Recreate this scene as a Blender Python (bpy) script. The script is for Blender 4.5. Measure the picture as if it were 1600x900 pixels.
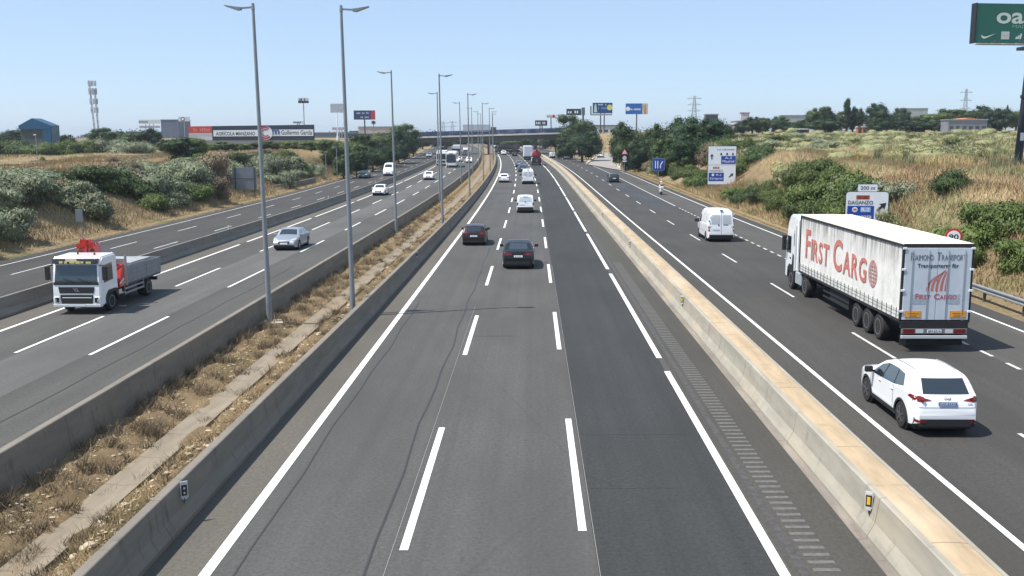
import bpy, bmesh, math, random
import numpy as np
from math import sin, cos, pi, radians as R, tan, sqrt
from mathutils import Vector, Matrix
random.seed(7); rng = np.random.default_rng(7)
for o in list(bpy.data.objects): bpy.data.objects.remove(o)
sc = bpy.context.scene; COL = sc.collection
HAZE = .00018
# ---------------- camera, sky, sun, exposure
F, PITCH, ROLL, CAMZ = 1501.3, 0.15404, 0.00314, 7.869
cam = bpy.data.cameras.new('camera'); camo = bpy.data.objects.new('camera', cam); COL.objects.link(camo)
cam.sensor_fit = 'HORIZONTAL'; cam.sensor_width = 36; cam.lens = 36*F/1600
cam.clip_start = .5; cam.clip_end = 9000
_F = Vector((0, cos(PITCH), -sin(PITCH))); _R = Vector((1, 0, 0)); _U = Vector((0, sin(PITCH), cos(PITCH)))
CR = cos(ROLL)*_R - sin(ROLL)*_U; CU = sin(ROLL)*_R + cos(ROLL)*_U; CF = _F
M3 = Matrix((CR, CU, -CF)).transposed()
camo.matrix_world = Matrix.Translation((0, 0, CAMZ)) @ M3.to_4x4()
sc.camera = camo
SUN_EL, SUN_AZ = R(61), R(-107)          # azimuth measured from +Y towards +X
w = bpy.data.worlds.new('World'); sc.world = w; w.use_nodes = True
nt = w.node_tree; bg = nt.nodes['Background']; sky = nt.nodes.new('ShaderNodeTexSky')
sky.sky_type = 'NISHITA'; sky.sun_disc = False; sky.sun_elevation = SUN_EL; sky.sun_rotation = SUN_AZ
sky.altitude = 600; sky.air_density = .8; sky.dust_density = .5; sky.ozone_density = 3.4
mx_ = nt.nodes.new('ShaderNodeMix'); mx_.data_type = 'RGBA'; mx_.inputs[0].default_value = .52; mx_.inputs[7].default_value = (3.5, 4.55, 5.9, 1)   # thin summer haze evens the blue out
nt.links.new(sky.outputs[0], mx_.inputs[6]); nt.links.new(mx_.outputs[2], bg.inputs[0]); bg.inputs[1].default_value = 0.13
sl = bpy.data.lights.new('sun', 'SUN'); sl.energy = 5.0; sl.angle = R(.53); sl.color = (1, .955, .89)
so = bpy.data.objects.new('sun', sl); COL.objects.link(so)
sd = Vector((sin(SUN_AZ)*cos(SUN_EL), cos(SUN_AZ)*cos(SUN_EL), sin(SUN_EL)))
so.rotation_euler = sd.to_track_quat('Z', 'Y').to_euler(); so.location = (-40, 0, 80)
sc.view_settings.view_transform = 'Standard'; sc.view_settings.look = 'None'
sc.view_settings.exposure = 0.38; sc.view_settings.gamma = 1
sc.render.engine = 'CYCLES'; sc.render.resolution_x = 1024; sc.render.resolution_y = 576
sc.cycles.max_bounces = 6; sc.cycles.transparent_max_bounces = 8

# ---------------- road alignment (plan curve C, long profile E)
_c = [2.7333, -.20408, -.37782, -.11442, .79432, .86539]; _e = [.96991, -1.04079, 1.04914]
def C(Y):
    Y = np.asarray(Y, float); t = Y/128.
    r = _c[0]*t + sum(_c[i]*np.clip(t-k, 0, None)**3 for i, k in enumerate([.2, .6, 1.1, 1.7, 2.3], 1))
    cap = 430.
    return np.where(Y > cap, _C430 + _dC430*(Y-cap) - .00045*np.clip(Y-cap, 0, 900)**2, r)
_t = 430/128.
_C430 = _c[0]*_t + sum(_c[i]*max(_t-k, 0)**3 for i, k in enumerate([.2, .6, 1.1, 1.7, 2.3], 1))
_dC430 = (_c[0] + sum(3*_c[i]*max(_t-k, 0)**2 for i, k in enumerate([.2, .6, 1.1, 1.7, 2.3], 1)))/128.
def E(Y):
    Y = np.asarray(Y, float); t = np.minimum(Y, 275.)/128.
    r = sum(_e[i]*np.clip(t-k, 0, None)**2 for i, k in enumerate([.6, 1.3, 2.]))
    return r + .0122*np.clip(Y-275, 0, 230)
def head(Y): return math.atan2(float(C(Y+1)-C(Y-1)), 2.0)     # heading off +Y towards +X
def P(o, Y, z=0): return Vector((float(C(Y))+o, Y, float(E(Y))+z))
def sm(x): x = np.clip(x, 0, 1); return x*x*(3-2*x)
def bump(X, Y):
    return (np.sin(X*.31+Y*.11)+np.sin(X*.13-Y*.23+1.7)+np.sin(X*.53+Y*.41+.6)*.6+np.sin(-X*.83+Y*.67+2.)*.35)
def Z(o, Y):
    o = np.asarray(o, float); Y = np.asarray(Y, float); X = C(Y)+o
    base = E(Y) - .06
    sl_ = -35.0-o; sr = o-21.3
    drop = 1-.95*sm((Y-378)/160)
    hl = 4.1 + 1.2*sm((Y-285)/50)
    zl = (hl*sm(sl_/13) - .9*sm((sl_-18)/60))*drop
    hr = 3.7 + .0108*np.clip(Y, 0, 300)
    # the ramp leaves on the right beyond Y=230: bank starts farther out there
    wr = 13.0
    zr = (hr*sm((sr - 9*sm((Y-215)/50))/wr) + .008*np.clip(sr-13, 0, 100))*drop
    bl = .16*bump(X, Y)*sm(sl_/5); br = .2*bump(X, Y)*sm(sr/5)
    far = sm((Y-520)/250)
    z = base + np.where(sl_ > 0, zl+bl, 0) + np.where(sr > 0, zr+br, 0)
    berm = sm((Y-322)/22)*(1-sm((Y-368)/30))
    zb = np.where(o > 0, 9.7, 8.4)
    side = sm((o-23.5)/9)+sm((-39.0-o)/4)
    z = np.maximum(z, z*(1-berm*side)+zb*berm*side)
    inmed = (o > -12.0) & (o < -7.4)
    med = -.05 - .28*np.exp(-((o+9.8)/1.1)**2) + .04*np.sin(X*5+Y*1.3)+.035*np.sin(Y*3.1-X*4)+.16*np.exp(-((o+8.85)/.33)**2)*(1+.5*np.sin(Y*1.7))
    g1 = np.clip(np.sin(Y*1.9+o*3)+np.sin(Y*.73+1)+.5*np.sin(Y*4.1)-.3, 0, 1)*np.exp(-((o+9.45)/.17)**2)*.17
    g2 = np.clip(np.sin(Y*1.3+o*2+2)+np.sin(Y*.57+3)+.5*np.sin(Y*3.3)-.4, 0, 1)*np.exp(-((o+10.18)/.13)**2)*.13
    return z + np.where(inmed, med+g1+g2, 0)
def Zx(X, Y): return float(Z(X-float(C(Y)), Y))
def ray(x, y): return CF + CR*((x-800)/F) - CU*((y-450)/F)
def at(x, y, Y):                                             # the point at distance Y seen there
    d = ray(x, y); t = Y/d.y; return Vector((t*d.x, Y, CAMZ+t*d.z))
def foot(x, Y):                                              # ground point under column x at distance Y
    X = float(ray(x, 230).x/ray(x, 230).y*Y); return Vector((X, Y, Zx(X, Y)))

# ---------------- materials
_m = {}
def mat(name, col, rough=.6, metal=0., var=.0, scale=8., col2=None, spec=.5, bump_=0., coat=0., stretch=None, detail=4):
    if name in _m: return _m[name]
    m = bpy.data.materials.new(name); m.use_nodes = True; _m[name] = m
    n = m.node_tree.nodes; L = m.node_tree.links; b = n['Principled BSDF']
    b.inputs['Base Color'].default_value = (*col, 1); b.inputs['Roughness'].default_value = rough
    b.inputs['Metallic'].default_value = metal; b.inputs['Specular IOR Level'].default_value = spec
    if coat: b.inputs['Coat Weight'].default_value = coat; b.inputs['Coat Roughness'].default_value = .05
    if var or col2 or bump_:
        tc = n.new('ShaderNodeTexCoord'); mp = n.new('ShaderNodeMapping'); L.new(tc.outputs['Object'], mp.inputs[0])
        if stretch: mp.inputs['Scale'].default_value = stretch
        ns = n.new('ShaderNodeTexNoise'); ns.inputs['Scale'].default_value = scale; ns.inputs['Detail'].default_value = detail
        ns.inputs['Roughness'].default_value = .65
        L.new(mp.outputs[0], ns.inputs['Vector'])
        cr = n.new('ShaderNodeValToRGB'); c2 = col2 or tuple(max(0, c*(1-var)) for c in col)
        c1 = col if col2 else tuple(min(1, c*(1+var)) for c in col)
        cr.color_ramp.elements[0].position = .35; cr.color_ramp.elements[0].color = (*c2, 1)
        cr.color_ramp.elements[1].position = .65; cr.color_ramp.elements[1].color = (*c1, 1)
        L.new(ns.outputs[0], cr.inputs[0]); L.new(cr.outputs[0], b.inputs['Base Color'])
        if bump_:
            bp = n.new('ShaderNodeBump'); bp.inputs['Strength'].default_value = bump_; bp.inputs['Distance'].default_value = .03
            L.new(ns.outputs[0], bp.inputs['Height']); L.new(bp.outputs[0], b.inputs['Normal'])
    return m
def mixn(m, fac, colA, colB):
    n = m.node_tree.nodes; mx = n.new('ShaderNodeMix'); mx.data_type = 'RGBA'; L = m.node_tree.links
    for s, v in ((0, fac), (6, colA), (7, colB)):
        if isinstance(v, tuple): mx.inputs[s].default_value = (*v, 1)
        elif isinstance(v, (int, float)): mx.inputs[s].default_value = v
        else: L.new(v, mx.inputs[s])
    return mx.outputs[2]
def noise(m, vec, scale, detail=4, lo=.4, hi=.6, rough=.6):
    n = m.node_tree.nodes; L = m.node_tree.links
    ns = n.new('ShaderNodeTexNoise'); ns.inputs['Scale'].default_value = scale; ns.inputs['Detail'].default_value = detail; ns.inputs['Roughness'].default_value = rough
    L.new(vec, ns.inputs['Vector']); mr = n.new('ShaderNodeMapRange'); mr.inputs[1].default_value = lo; mr.inputs[2].default_value = hi
    L.new(ns.outputs[0], mr.inputs[0]); return mr.outputs[0]
def vecs(m, kind='Object', scale=(1, 1, 1)):
    n = m.node_tree.nodes; tc = n.new('ShaderNodeTexCoord'); mp = n.new('ShaderNodeMapping'); mp.inputs['Scale'].default_value = scale
    m.node_tree.links.new(tc.outputs[kind], mp.inputs[0]); return mp.outputs[0]
def mixf(m, a, k):
    mu = m.node_tree.nodes.new('ShaderNodeMath'); mu.operation = 'MULTIPLY'; m.node_tree.links.new(a, mu.inputs[0]); mu.inputs[1].default_value = k; return mu.outputs[0]
def asphalt(name, col, streak=.26, grain=.80, cracks=True):
    m = mat(name, col, .88, spec=.25); b = m.node_tree.nodes['Principled BSDF']; L = m.node_tree.links
    k = lambda f: tuple(c*f for c in col)
    g = noise(m, vecs(m), 10, 5, .30, .70, .95)                 # stone grain
    c = mixn(m, g, k(1-grain), k(1+grain))
    s = noise(m, vecs(m, 'UV', (1.6, .012, 1)), 1.0, 4, .3, .7)     # wheel tracks along the lane
    c2 = mixn(m, s, k(1-streak), k(1+streak))
    n = m.node_tree.nodes; mx = n.new('ShaderNodeMix'); mx.data_type = 'RGBA'; mx.inputs[0].default_value = .45
    L.new(c, mx.inputs[6]); L.new(c2, mx.inputs[7]); c = mx.outputs[2]
    p = noise(m, vecs(m, 'UV', (.25, .09, 1)), 1.0, 5, .42, .75)    # broad patches
    c = mixn(m, p, c, k(.74)); d_ = noise(m, vecs(m, 'UV', (3.2, .5, 1)), 1.0, 6, .55, .85, .8); c = mixn(m, mixf(m, d_, .35), c, k(.55))
    if cracks:
        vo = n.new('ShaderNodeTexVoronoi'); vo.feature = 'DISTANCE_TO_EDGE'; vo.inputs['Scale'].default_value = 1
        L.new(vecs(m, 'UV', (.09, .035, 1)), vo.inputs['Vector'])
        mr = n.new('ShaderNodeMapRange'); mr.inputs[1].default_value = .0015; mr.inputs[2].default_value = .004; mr.inputs[3].default_value = .14; mr.inputs[4].default_value = 0
        L.new(vo.outputs['Distance'], mr.inputs[0]); c = mixn(m, mr.outputs[0], c, k(.5))
    L.new(c, b.inputs['Base Color'])
    bp = n.new('ShaderNodeBump'); bp.inputs['Strength'].default_value = .35; bp.inputs['Distance'].default_value = .01
    L.new(g, bp.inputs['Height']); L.new(bp.outputs[0], b.inputs['Normal'])
    return m
A_MID = asphalt('asphalt_grey', (.084, .082, .0775))
A_DARK = asphalt('asphalt_dark', (.044, .045, .044), .3)
A_SHO = asphalt('asphalt_shoulder', (.120, .110, .093), .12)
A_RSHO = asphalt('asphalt_right_shoulder', (.072, .068, .060), .2)
A_LEFT = asphalt('asphalt_left', (.084, .081, .074), .25)
A_SERV = asphalt('asphalt_service', (.063, .060, .056), .22)
A_RAMP = asphalt('ramp_concrete', (.30, .28, .26), .08)
def paint_mat():
    m = mat('road_paint', (.80, .79, .75), .65); b = m.node_tree.nodes['Principled BSDF']
    f = noise(m, vecs(m, 'UV', (12, 2.2, 1)), 1.2, 6, .50, .80, .8)
    m.node_tree.links.new(mixn(m, f, (.74, .73, .69), (.40, .39, .37)), b.inputs['Base Color']); return m
PAINT = paint_mat()
PAINT2 = mat('worn_road_paint', (.55, .54, .52), .7, var=.25, scale=3)
def concrete(name, col, warm=(.42, .36, .28), joints=6.0, stain=.55):
    m = mat(name, col, .85, spec=.3); b = m.node_tree.nodes['Principled BSDF']; L = m.node_tree.links; n = m.node_tree.nodes
    v = vecs(m, 'UV', (1, 1, 1))
    a = noise(m, vecs(m, 'UV', (2.2, .35, 1)), 1.3, 6, .35, .7)
    c = mixn(m, a, col, tuple(x*.72 for x in col))
    d = noise(m, vecs(m, 'UV', (.6, 2.4, 1)), 1.5, 5, .58, .75)   # vertical run marks
    c = mixn(m, d, c, tuple(x*stain for x in col))
    e = noise(m, vecs(m, 'UV', (.5, .15, 1)), 1.1, 4, .5, .8); c = mixn(m, e, c, warm)
    sx = n.new('ShaderNodeSeparateXYZ'); L.new(v, sx.inputs[0]); mo = n.new('ShaderNodeMath'); mo.operation = 'MODULO'
    mo.inputs[1].default_value = joints; L.new(sx.outputs[1], mo.inputs[0]); lt = n.new('ShaderNodeMath'); lt.operation = 'LESS_THAN'; lt.inputs[1].default_value = .03
    L.new(mo.outputs[0], lt.inputs[0]); c = mixn(m, mixf(m, lt.outputs[0], .55), c, (.05, .045, .04))
    L.new(c, b.inputs['Base Color'])
    bp = n.new('ShaderNodeBump'); bp.inputs['Strength'].default_value = .25; bp.inputs['Distance'].default_value = .02
    L.new(a, bp.inputs['Height']); L.new(bp.outputs[0], b.inputs['Normal'])
    return m
CONC = concrete('barrier_concrete', (.225, .20, .165), (.22, .18, .13), stain=.42); CONC_R = concrete('barrier_concrete_pale', (.38, .35, .285), (.44, .35, .24))
CONC_B = concrete('bridge_concrete', (.27, .235, .195), joints=400); CONC_D = concrete('old_concrete', (.24, .225, .195), (.26, .2, .14))
OCHRE = concrete('ochre_fill', (.47, .355, .225), (.56, .46, .34), joints=5.3, stain=.62)
STRIPM = concrete('drain_concrete', (.27, .225, .165), (.24, .17, .10), joints=2.0, stain=.8)
def soil_mat(name, A, B, G, sc_=1., stones=False, green=(.5, .62)):
    m = mat(name, A, .95, spec=.15); b = m.node_tree.nodes['Principled BSDF']; L = m.node_tree.links; n = m.node_tree.nodes
    v = vecs(m); f = noise(m, v, 1.2*sc_, 8, .35, .65, .7); c = mixn(m, f, A, B)
    c = mixn(m, noise(m, v, .13*sc_, 5, *green), c, G)
    h = noise(m, v, 14*sc_, 6, .3, .7, .8); c = mixn(m, h, mixn(m, .35, c, (0, 0, 0)), c)
    if stones:
        vo = n.new('ShaderNodeTexVoronoi'); vo.inputs['Scale'].default_value = 11; L.new(v, vo.inputs['Vector'])
        mr = n.new('ShaderNodeMapRange'); mr.inputs[1].default_value = .18; mr.inputs[2].default_value = .26; mr.inputs[3].default_value = 1; mr.inputs[4].default_value = 0
        L.new(vo.outputs['Distance'], mr.inputs[0])
        gt = n.new('ShaderNodeMath'); gt.operation = 'GREATER_THAN'; gt.inputs[1].default_value = .72
        sx = n.new('ShaderNodeSeparateColor'); L.new(vo.outputs['Color'], sx.inputs[0]); L.new(sx.outputs[0], gt.inputs[0])
        mu = n.new('ShaderNodeMath'); mu.operation = 'MULTIPLY'; L.new(mr.outputs[0], mu.inputs[0]); L.new(gt.outputs[0], mu.inputs[1])
        c = mixn(m, mu.outputs[0], c, (.50, .42, .30))
    L.new(c, b.inputs['Base Color'])
    bp = n.new('ShaderNodeBump'); bp.inputs['Strength'].default_value = .7; bp.inputs['Distance'].default_value = .08
    L.new(h, bp.inputs['Height']); L.new(bp.outputs[0], b.inputs['Normal']); return m
SOIL = soil_mat('dry_ground', (.29, .215, .125), (.38, .295, .175), (.20, .20, .075), green=(.52, .66))
MED = soil_mat('median_soil', (.27, .185, .105), (.38, .28, .16), (.22, .17, .09), 1.5, True)
def leaf(name, A, B, rough=.6):
    m = mat(name, A, rough, spec=.25); b = m.node_tree.nodes['Principled BSDF']
    n = m.node_tree.nodes; oi = n.new('ShaderNodeObjectInfo')
    c = mixn(m, noise(m, vecs(m), .8, 3, .35, .65), A, B)
    c2 = mixn(m, noise(m, vecs(m), 5, 2, .3, .7), c, tuple(x*1.22 for x in A))
    hs = n.new('ShaderNodeHueSaturation'); mr = n.new('ShaderNodeMapRange'); mr.inputs[3].default_value = .75; mr.inputs[4].default_value = 1.25
    L = m.node_tree.links; L.new(oi.outputs['Random'], mr.inputs[0]); L.new(mr.outputs[0], hs.inputs['Value']); L.new(c2, hs.inputs['Color'])
    L.new(hs.outputs[0], b.inputs['Base Color'])
    return m
L_TREE = leaf('tree_leaves', (.050, .078, .022), (.024, .042, .014)); L_DARK = leaf('dark_leaves', (.022, .045, .014), (.012, .026, .009))
L_OLIVE = leaf('grey_green_leaves', (.180, .200, .118), (.105, .122, .066)); L_BUSH = leaf('bush_leaves', (.085, .115, .028), (.040, .062, .018))
L_SCRUB = leaf('yellow_green_leaves', (.265, .265, .125), (.185, .195, .085)); L_DEAD = leaf('dead_brush', (.20, .155, .10), (.12, .092, .058))
L_STRAW = leaf('straw', (.39, .30, .165), (.25, .18, .10), .8); L_GRASS = leaf('green_grass', (.16, .18, .06), (.24, .22, .08), .8)
L_RUST = leaf('rust_grass', (.32, .205, .115), (.22, .145, .085), .8); L_YEL = leaf('yellow_weed', (.42, .32, .06), (.34, .30, .08), .8)
BARK = mat('bark', (.12, .09, .06), .9, var=.3, scale=5)
def car_paint(name, c, metal=0.): return mat('paint_'+name, c, .25 if metal == 0 else .32, metal, spec=.5, coat=.6)
WHITE = car_paint('white', (.86, .865, .87)); SILVER = car_paint('silver', (.42, .44, .47), .6); BLACKP = mat('paint_black', (.007, .007, .008), .3, spec=.4, coat=.25)
MAROON = mat('paint_maroon', (.022, .009, .009), .3, spec=.4, coat=.3); BLUEP = car_paint('blue', (.05, .08, .15)); GREENP = car_paint('green', (.015, .05, .045)); GREYP = car_paint('grey', (.16, .17, .18), .3)
REDP = car_paint('red', (.42, .02, .015)); CREAM = mat('cream_tarp', (.76, .70, .55), .7, var=.05, scale=1)
GLASS = mat('car_glass', (.012, .018, .024), .03, spec=1., coat=1.); GLASSB = mat('bluish_glass', (.03, .055, .065), .08, spec=.9)
BLKPL = mat('black_plastic', (.018, .018, .019), .6, var=.2, scale=20); RUB = mat('rubber', (.02, .02, .02), .85, var=.2, scale=30)
RIM = mat('rim_metal', (.42, .43, .45), .35, .8); RIMD = mat('dark_rim', (.12, .12, .13), .4, .6); CHROME = mat('chrome', (.7, .7, .72), .15, 1.)
TAIL = mat('tail_lamp_red', (.17, .008, .010), .2, coat=.5); HEADL = mat('headlamp_glass', (.55, .58, .6), .12, .3); ORANGE = mat('orange_reflector', (.75, .25, .02), .5)
PLATE = mat('plate', (.75, .77, .78), .5); PLATEB = mat('plate_blue', (.10, .14, .28), .5); INK = mat('ink', (.02, .02, .025), .6)
STEEL = mat('galvanised_steel', (.33, .345, .36), .5, .5, var=.12, scale=3); STEELD = mat('dark_steel', (.09, .095, .10), .55, .4)
POLEM = mat('grey_pole_paint', (.235, .255, .27), .5, .2, var=.08, scale=2)
SIGNW = mat('sign_white', (.72, .76, .80), .5, var=.04, scale=4); SIGNB = mat('sign_blue', (.01, .055, .33), .45); SIGNBK = mat('sign_back', (.26, .28, .30), .5, .5, var=.08, scale=2)
RED = mat('red_enamel', (.55, .02, .02), .45); BLKE = mat('black_enamel', (.015, .015, .018), .5); WHT = mat('white_enamel', (.8, .8, .8), .5)
YELR = mat('yellow_reflector', (.80, .48, .03), .4)

# ---------------- mesh helpers
def mk(name, verts, faces, m=None, parent=None, smooth=False, uv=None):
    me = bpy.data.meshes.new(name); me.from_pydata([tuple(v) for v in verts], [], faces)
    if m is not None: me.materials.append(m)
    if smooth: me.polygons.foreach_set('use_smooth', [True]*len(me.polygons))
    if uv is not None:
        lay = me.uv_layers.new(name='UVMap'); idx = np.empty(len(me.loops), int); me.loops.foreach_get('vertex_index', idx)
        lay.data.foreach_set('uv', np.asarray(uv, float)[idx].ravel())
    me.update(); o = bpy.data.objects.new(name, me); COL.objects.link(o)
    if parent: o.parent = parent
    return o
def tag(o, label=None, cat=None, group=None, kind=None):
    if label: o['label'] = label
    if cat: o['category'] = cat
    if group: o['group'] = group
    if kind: o['kind'] = kind
    return o
def empty(name, loc=(0, 0, 0), rz=0.):
    o = bpy.data.objects.new(name, None); COL.objects.link(o); o.location = loc; o.rotation_euler = (0, 0, rz); o.empty_display_size = .3; return o
def kids(o): return [c for c in bpy.data.objects if c.parent == o]
def copy_tree(o, parent=None):
    ch = kids(o); c = o.copy(); COL.objects.link(c); c.parent = parent
    for k in ch: copy_tree(k, c)
    return c
class MB:
    def __init__(s): s.v = []; s.f = []
    def add(s, v, f):
        n = len(s.v); s.v += [tuple(p) for p in v]; s.f += [tuple(i+n for i in q) for q in f]; return s
    def box(s, x0, x1, y0, y1, z0, z1, b=0.):
        if b:
            bm = bmesh.new(); bmesh.ops.create_cube(bm, size=1)
            for v in bm.verts: v.co = Vector(((x0+x1)/2+v.co.x*(x1-x0), (y0+y1)/2+v.co.y*(y1-y0), (z0+z1)/2+v.co.z*(z1-z0)))
            bmesh.ops.bevel(bm, geom=bm.edges[:], offset=b, segments=2, affect='EDGES', profile=.6)
            bm.verts.index_update(); s.add([v.co.copy() for v in bm.verts], [[v.index for v in f.verts] for f in bm.faces]); bm.free(); return s
        v = [(x, y, z) for z in (z0, z1) for y in (y0, y1) for x in (x0, x1)]
        return s.add(v, [(0, 2, 3, 1), (4, 5, 7, 6), (0, 1, 5, 4), (2, 6, 7, 3), (0, 4, 6, 2), (1, 3, 7, 5)])
    def tube(s, a, b, r0, r1=None, n=8, cap=True):
        a = Vector(a); b = Vector(b); r1 = r0 if r1 is None else r1; d = (b-a).normalized()
        u = d.orthogonal().normalized(); w_ = d.cross(u)
        v = [a+(u*cos(2*pi*i/n)+w_*sin(2*pi*i/n))*r0 for i in range(n)]+[b+(u*cos(2*pi*i/n)+w_*sin(2*pi*i/n))*r1 for i in range(n)]
        f = [(i, (i+1) % n, n+(i+1) % n, n+i) for i in range(n)]
        if cap: f += [tuple(reversed(range(n))), tuple(range(n, 2*n))]
        return s.add(v, f)
    def bar(s, a, b, wx, wz):      # rectangular bar
        a = Vector(a); b = Vector(b); d = (b-a).normalized(); up = Vector((0, 0, 1)) if abs(d.z) < .95 else Vector((0, 1, 0))
        r = d.cross(up).normalized()*wx/2; u = r.cross(d).normalized()*wz/2
        v = [p+i*r+j*u for p in (a, b) for j in (-1, 1) for i in (-1, 1)]
        return s.add(v, [(0, 1, 3, 2), (4, 6, 7, 5), (0, 4, 5, 1), (2, 3, 7, 6), (0, 2, 6, 4), (1, 5, 7, 3)])
    def lathe(s, prof, cx=0, cy=0, n=24, axis='x', off=(0, 0, 0)):   # prof: (r, h)
        v = []
        for r, h in prof:
            for i in range(n):
                a = 2*pi*i/n; p = {'x': (h, r*cos(a), r*sin(a)), 'y': (r*cos(a), h, r*sin(a)), 'z': (r*cos(a), r*sin(a), h)}[axis]
                v.append((p[0]+off[0], p[1]+off[1], p[2]+off[2]))
        f = [(k*n+i, k*n+(i+1) % n, (k+1)*n+(i+1) % n, (k+1)*n+i) for k in range(len(prof)-1) for i in range(n)]
        f += [tuple(range(n)), tuple(reversed(range((len(prof)-1)*n, len(prof)*n)))]
        return s.add(v, f)
    def prism(s, poly, h0, h1, axis='x'):
        n = len(poly); g = {'x': lambda a, b, h: (h, a, b), 'y': lambda a, b, h: (a, h, b), 'z': lambda a, b, h: (a, b, h)}[axis]
        v = [g(a, b, h0) for a, b in poly]+[g(a, b, h1) for a, b in poly]
        return s.add(v, [tuple(range(n)), tuple(reversed(range(n, 2*n)))]+[(i, (i+1) % n, n+(i+1) % n, n+i) for i in range(n)])
    def build(s, name, m, parent=None, smooth=False):
        o = mk(name, s.v, s.f, m, parent, False)
        bm = bmesh.new(); bm.from_mesh(o.data); bmesh.ops.recalc_face_normals(bm, faces=bm.faces); bm.to_mesh(o.data); bm.free()
        if smooth: auto_smooth(o)
        return o
def auto_smooth(o, ang=35):
    me = o.data; me.polygons.foreach_set('use_smooth', [True]*len(me.polygons))
    try: me.set_sharp_from_angle(angle=R(ang))
    except Exception: pass
def text(s, name, m, w_=None, h=None, ext=.004, parent=None, bold=0.):
    """lettering as a mesh in the XZ plane, centred, facing -Y"""
    cu = bpy.data.curves.new('t', 'FONT'); cu.body = s; cu.extrude = ext; cu.offset = bold; cu.resolution_u = 3
    ob = bpy.data.objects.new('t', cu); me = bpy.data.meshes.new_from_object(ob); bpy.data.objects.remove(ob)
    n = len(me.vertices); co = np.empty(n*3); me.vertices.foreach_get('co', co); co = co.reshape(-1, 3)
    mn, mx = co.min(0), co.max(0); co[:, :2] -= (mn+mx)[:2]/2; W, H = (mx-mn)[:2]
    k = (w_/W) if w_ else h/H; kz = (h/H) if h else k
    out = np.stack([co[:, 0]*k, -co[:, 2], co[:, 1]*kz], 1); me.vertices.foreach_set('co', out.ravel()); me.materials.clear(); me.materials.append(m)
    me.name = name; o = bpy.data.objects.new(name, me); COL.objects.link(o); o.parent = parent; return o

# ---------------- swept strips along the road
def ysteps(Y0, Y1):
    out = [Y0]; y = Y0
    while y < Y1: y = min(Y1, y + (2. if y < 150 else 6.)); out.append(y)
    return out
def strip_geo(mb, uvs, o0, o1, Y0, Y1, z, wob=0.):
    ys = ysteps(Y0, Y1); n = len(mb.v); v = []; f = []
    for i, y in enumerate(ys):
        wv = wob*(sin(y*.9)+sin(y*.37+1)+.6*sin(y*2.3)) if wob else 0
        for o in (o0, o1): v.append(P(o+wv, y, z)); uvs.append((o, y))
        if i: a = 2*i; f.append((a-2, a-1, a+1, a))
    mb.add(v, f)
def strip(name, o0, o1, Y0, Y1, z, m, parent=None, wob=0., n=1, kind=None):
    mb = MB(); uv = []
    for k in range(n): strip_geo(mb, uv, o0+(o1-o0)*k/n, o0+(o1-o0)*(k+1)/n, Y0, Y1, z, wob)
    ob = mk(name, mb.v, mb.f, m, parent, uv=uv)
    if kind: ob['kind'] = kind
    return ob
def dashes(name, o, wd, ranges, z, m, parent):
    mb = MB(); uv = []
    for a, b in ranges: strip_geo(mb, uv, o-wd/2, o+wd/2, a, b, z)
    return mk(name, mb.v, mb.f, m, parent, uv=uv)
def sweep(name, prof, Y0, Y1, m, parent=None, smooth=False):
    ys = ysteps(Y0, Y1); n = len(prof); v = []; f = []; uv = []
    L = [0]
    for i in range(1, n): L.append(L[-1]+math.hypot(prof[i][0]-prof[i-1][0], prof[i][1]-prof[i-1][1]))
    for i, y in enumerate(ys):
        for j, (o, z) in enumerate(prof): v.append(P(o, y, z)); uv.append((L[j], y))
        if i:
            for j in range(n-1): f.append(((i-1)*n+j, (i-1)*n+j+1, i*n+j+1, i*n+j))
    f.append(tuple(range(n))); f.append(tuple(reversed(range((len(ys)-1)*n, len(ys)*n))))
    o = mk(name, v, f, m, parent, uv=uv)
    bm = bmesh.new(); bm.from_mesh(o.data); bmesh.ops.recalc_face_normals(bm, faces=bm.faces); bm.to_mesh(o.data); bm.free()
    return o

# ================= THE SETTING =================
def ground_sheet():
    os_ = np.unique(np.round(np.concatenate([np.arange(-60, 62, 1.), -60-np.geomspace(2, 2600, 34), 62+np.geomspace(2, 2600, 34), [-12.2, -11.9, -7.5, -7.2]]), 2))
    Ys = np.concatenate([np.arange(-30, 150, 1.5), np.arange(150, 420, 4.), 420+np.geomspace(8, 5500, 34)])
    OO, YY = np.meshgrid(os_, Ys); zz = Z(OO, YY); XX = C(np.minimum(YY, 900))+OO
    zz = np.where((OO > -12.1) & (OO < -7.3), E(YY)-.9, zz)
    v = np.stack([XX, YY, zz], -1).reshape(-1, 3); n = len(os_)
    f = [(i*n+j, i*n+j+1, (i+1)*n+j+1, (i+1)*n+j) for i in range(len(Ys)-1) for j in range(n-1)]
    return tag(mk('ground', v, f, SOIL, smooth=True), kind='structure')
ground_sheet()
def median_sheet():
    os_ = np.arange(-12.3, -7.05, .13); Ys = np.concatenate([np.arange(8, 90, .3), np.arange(90, 430, 2.)])
    OO, YY = np.meshgrid(os_, Ys); zz = Z(OO, YY)
    zz += np.where(np.abs(OO+9.8) < .55, 0, 1)*(.035*rng.standard_normal(OO.shape))
    XX = C(YY)+OO; v = np.stack([XX, YY, zz], -1).reshape(-1, 3); n = len(os_)
    f = [(i*n+j, i*n+j+1, (i+1)*n+j+1, (i+1)*n+j) for i in range(len(Ys)-1) for j in range(n-1)]
    return tag(mk('median_soil', v, f, MED, smooth=True), kind='structure')
median_sheet()
YF = 640
# drainage channel of concrete slabs in the median
sweep('drain_channel', [(-10.24, -.5), (-10.24, -.262), (-9.80, -.30), (-9.40, -.262), (-9.40, -.5)], 8, YF-60, STRIPM)['kind'] = 'structure'
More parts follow.
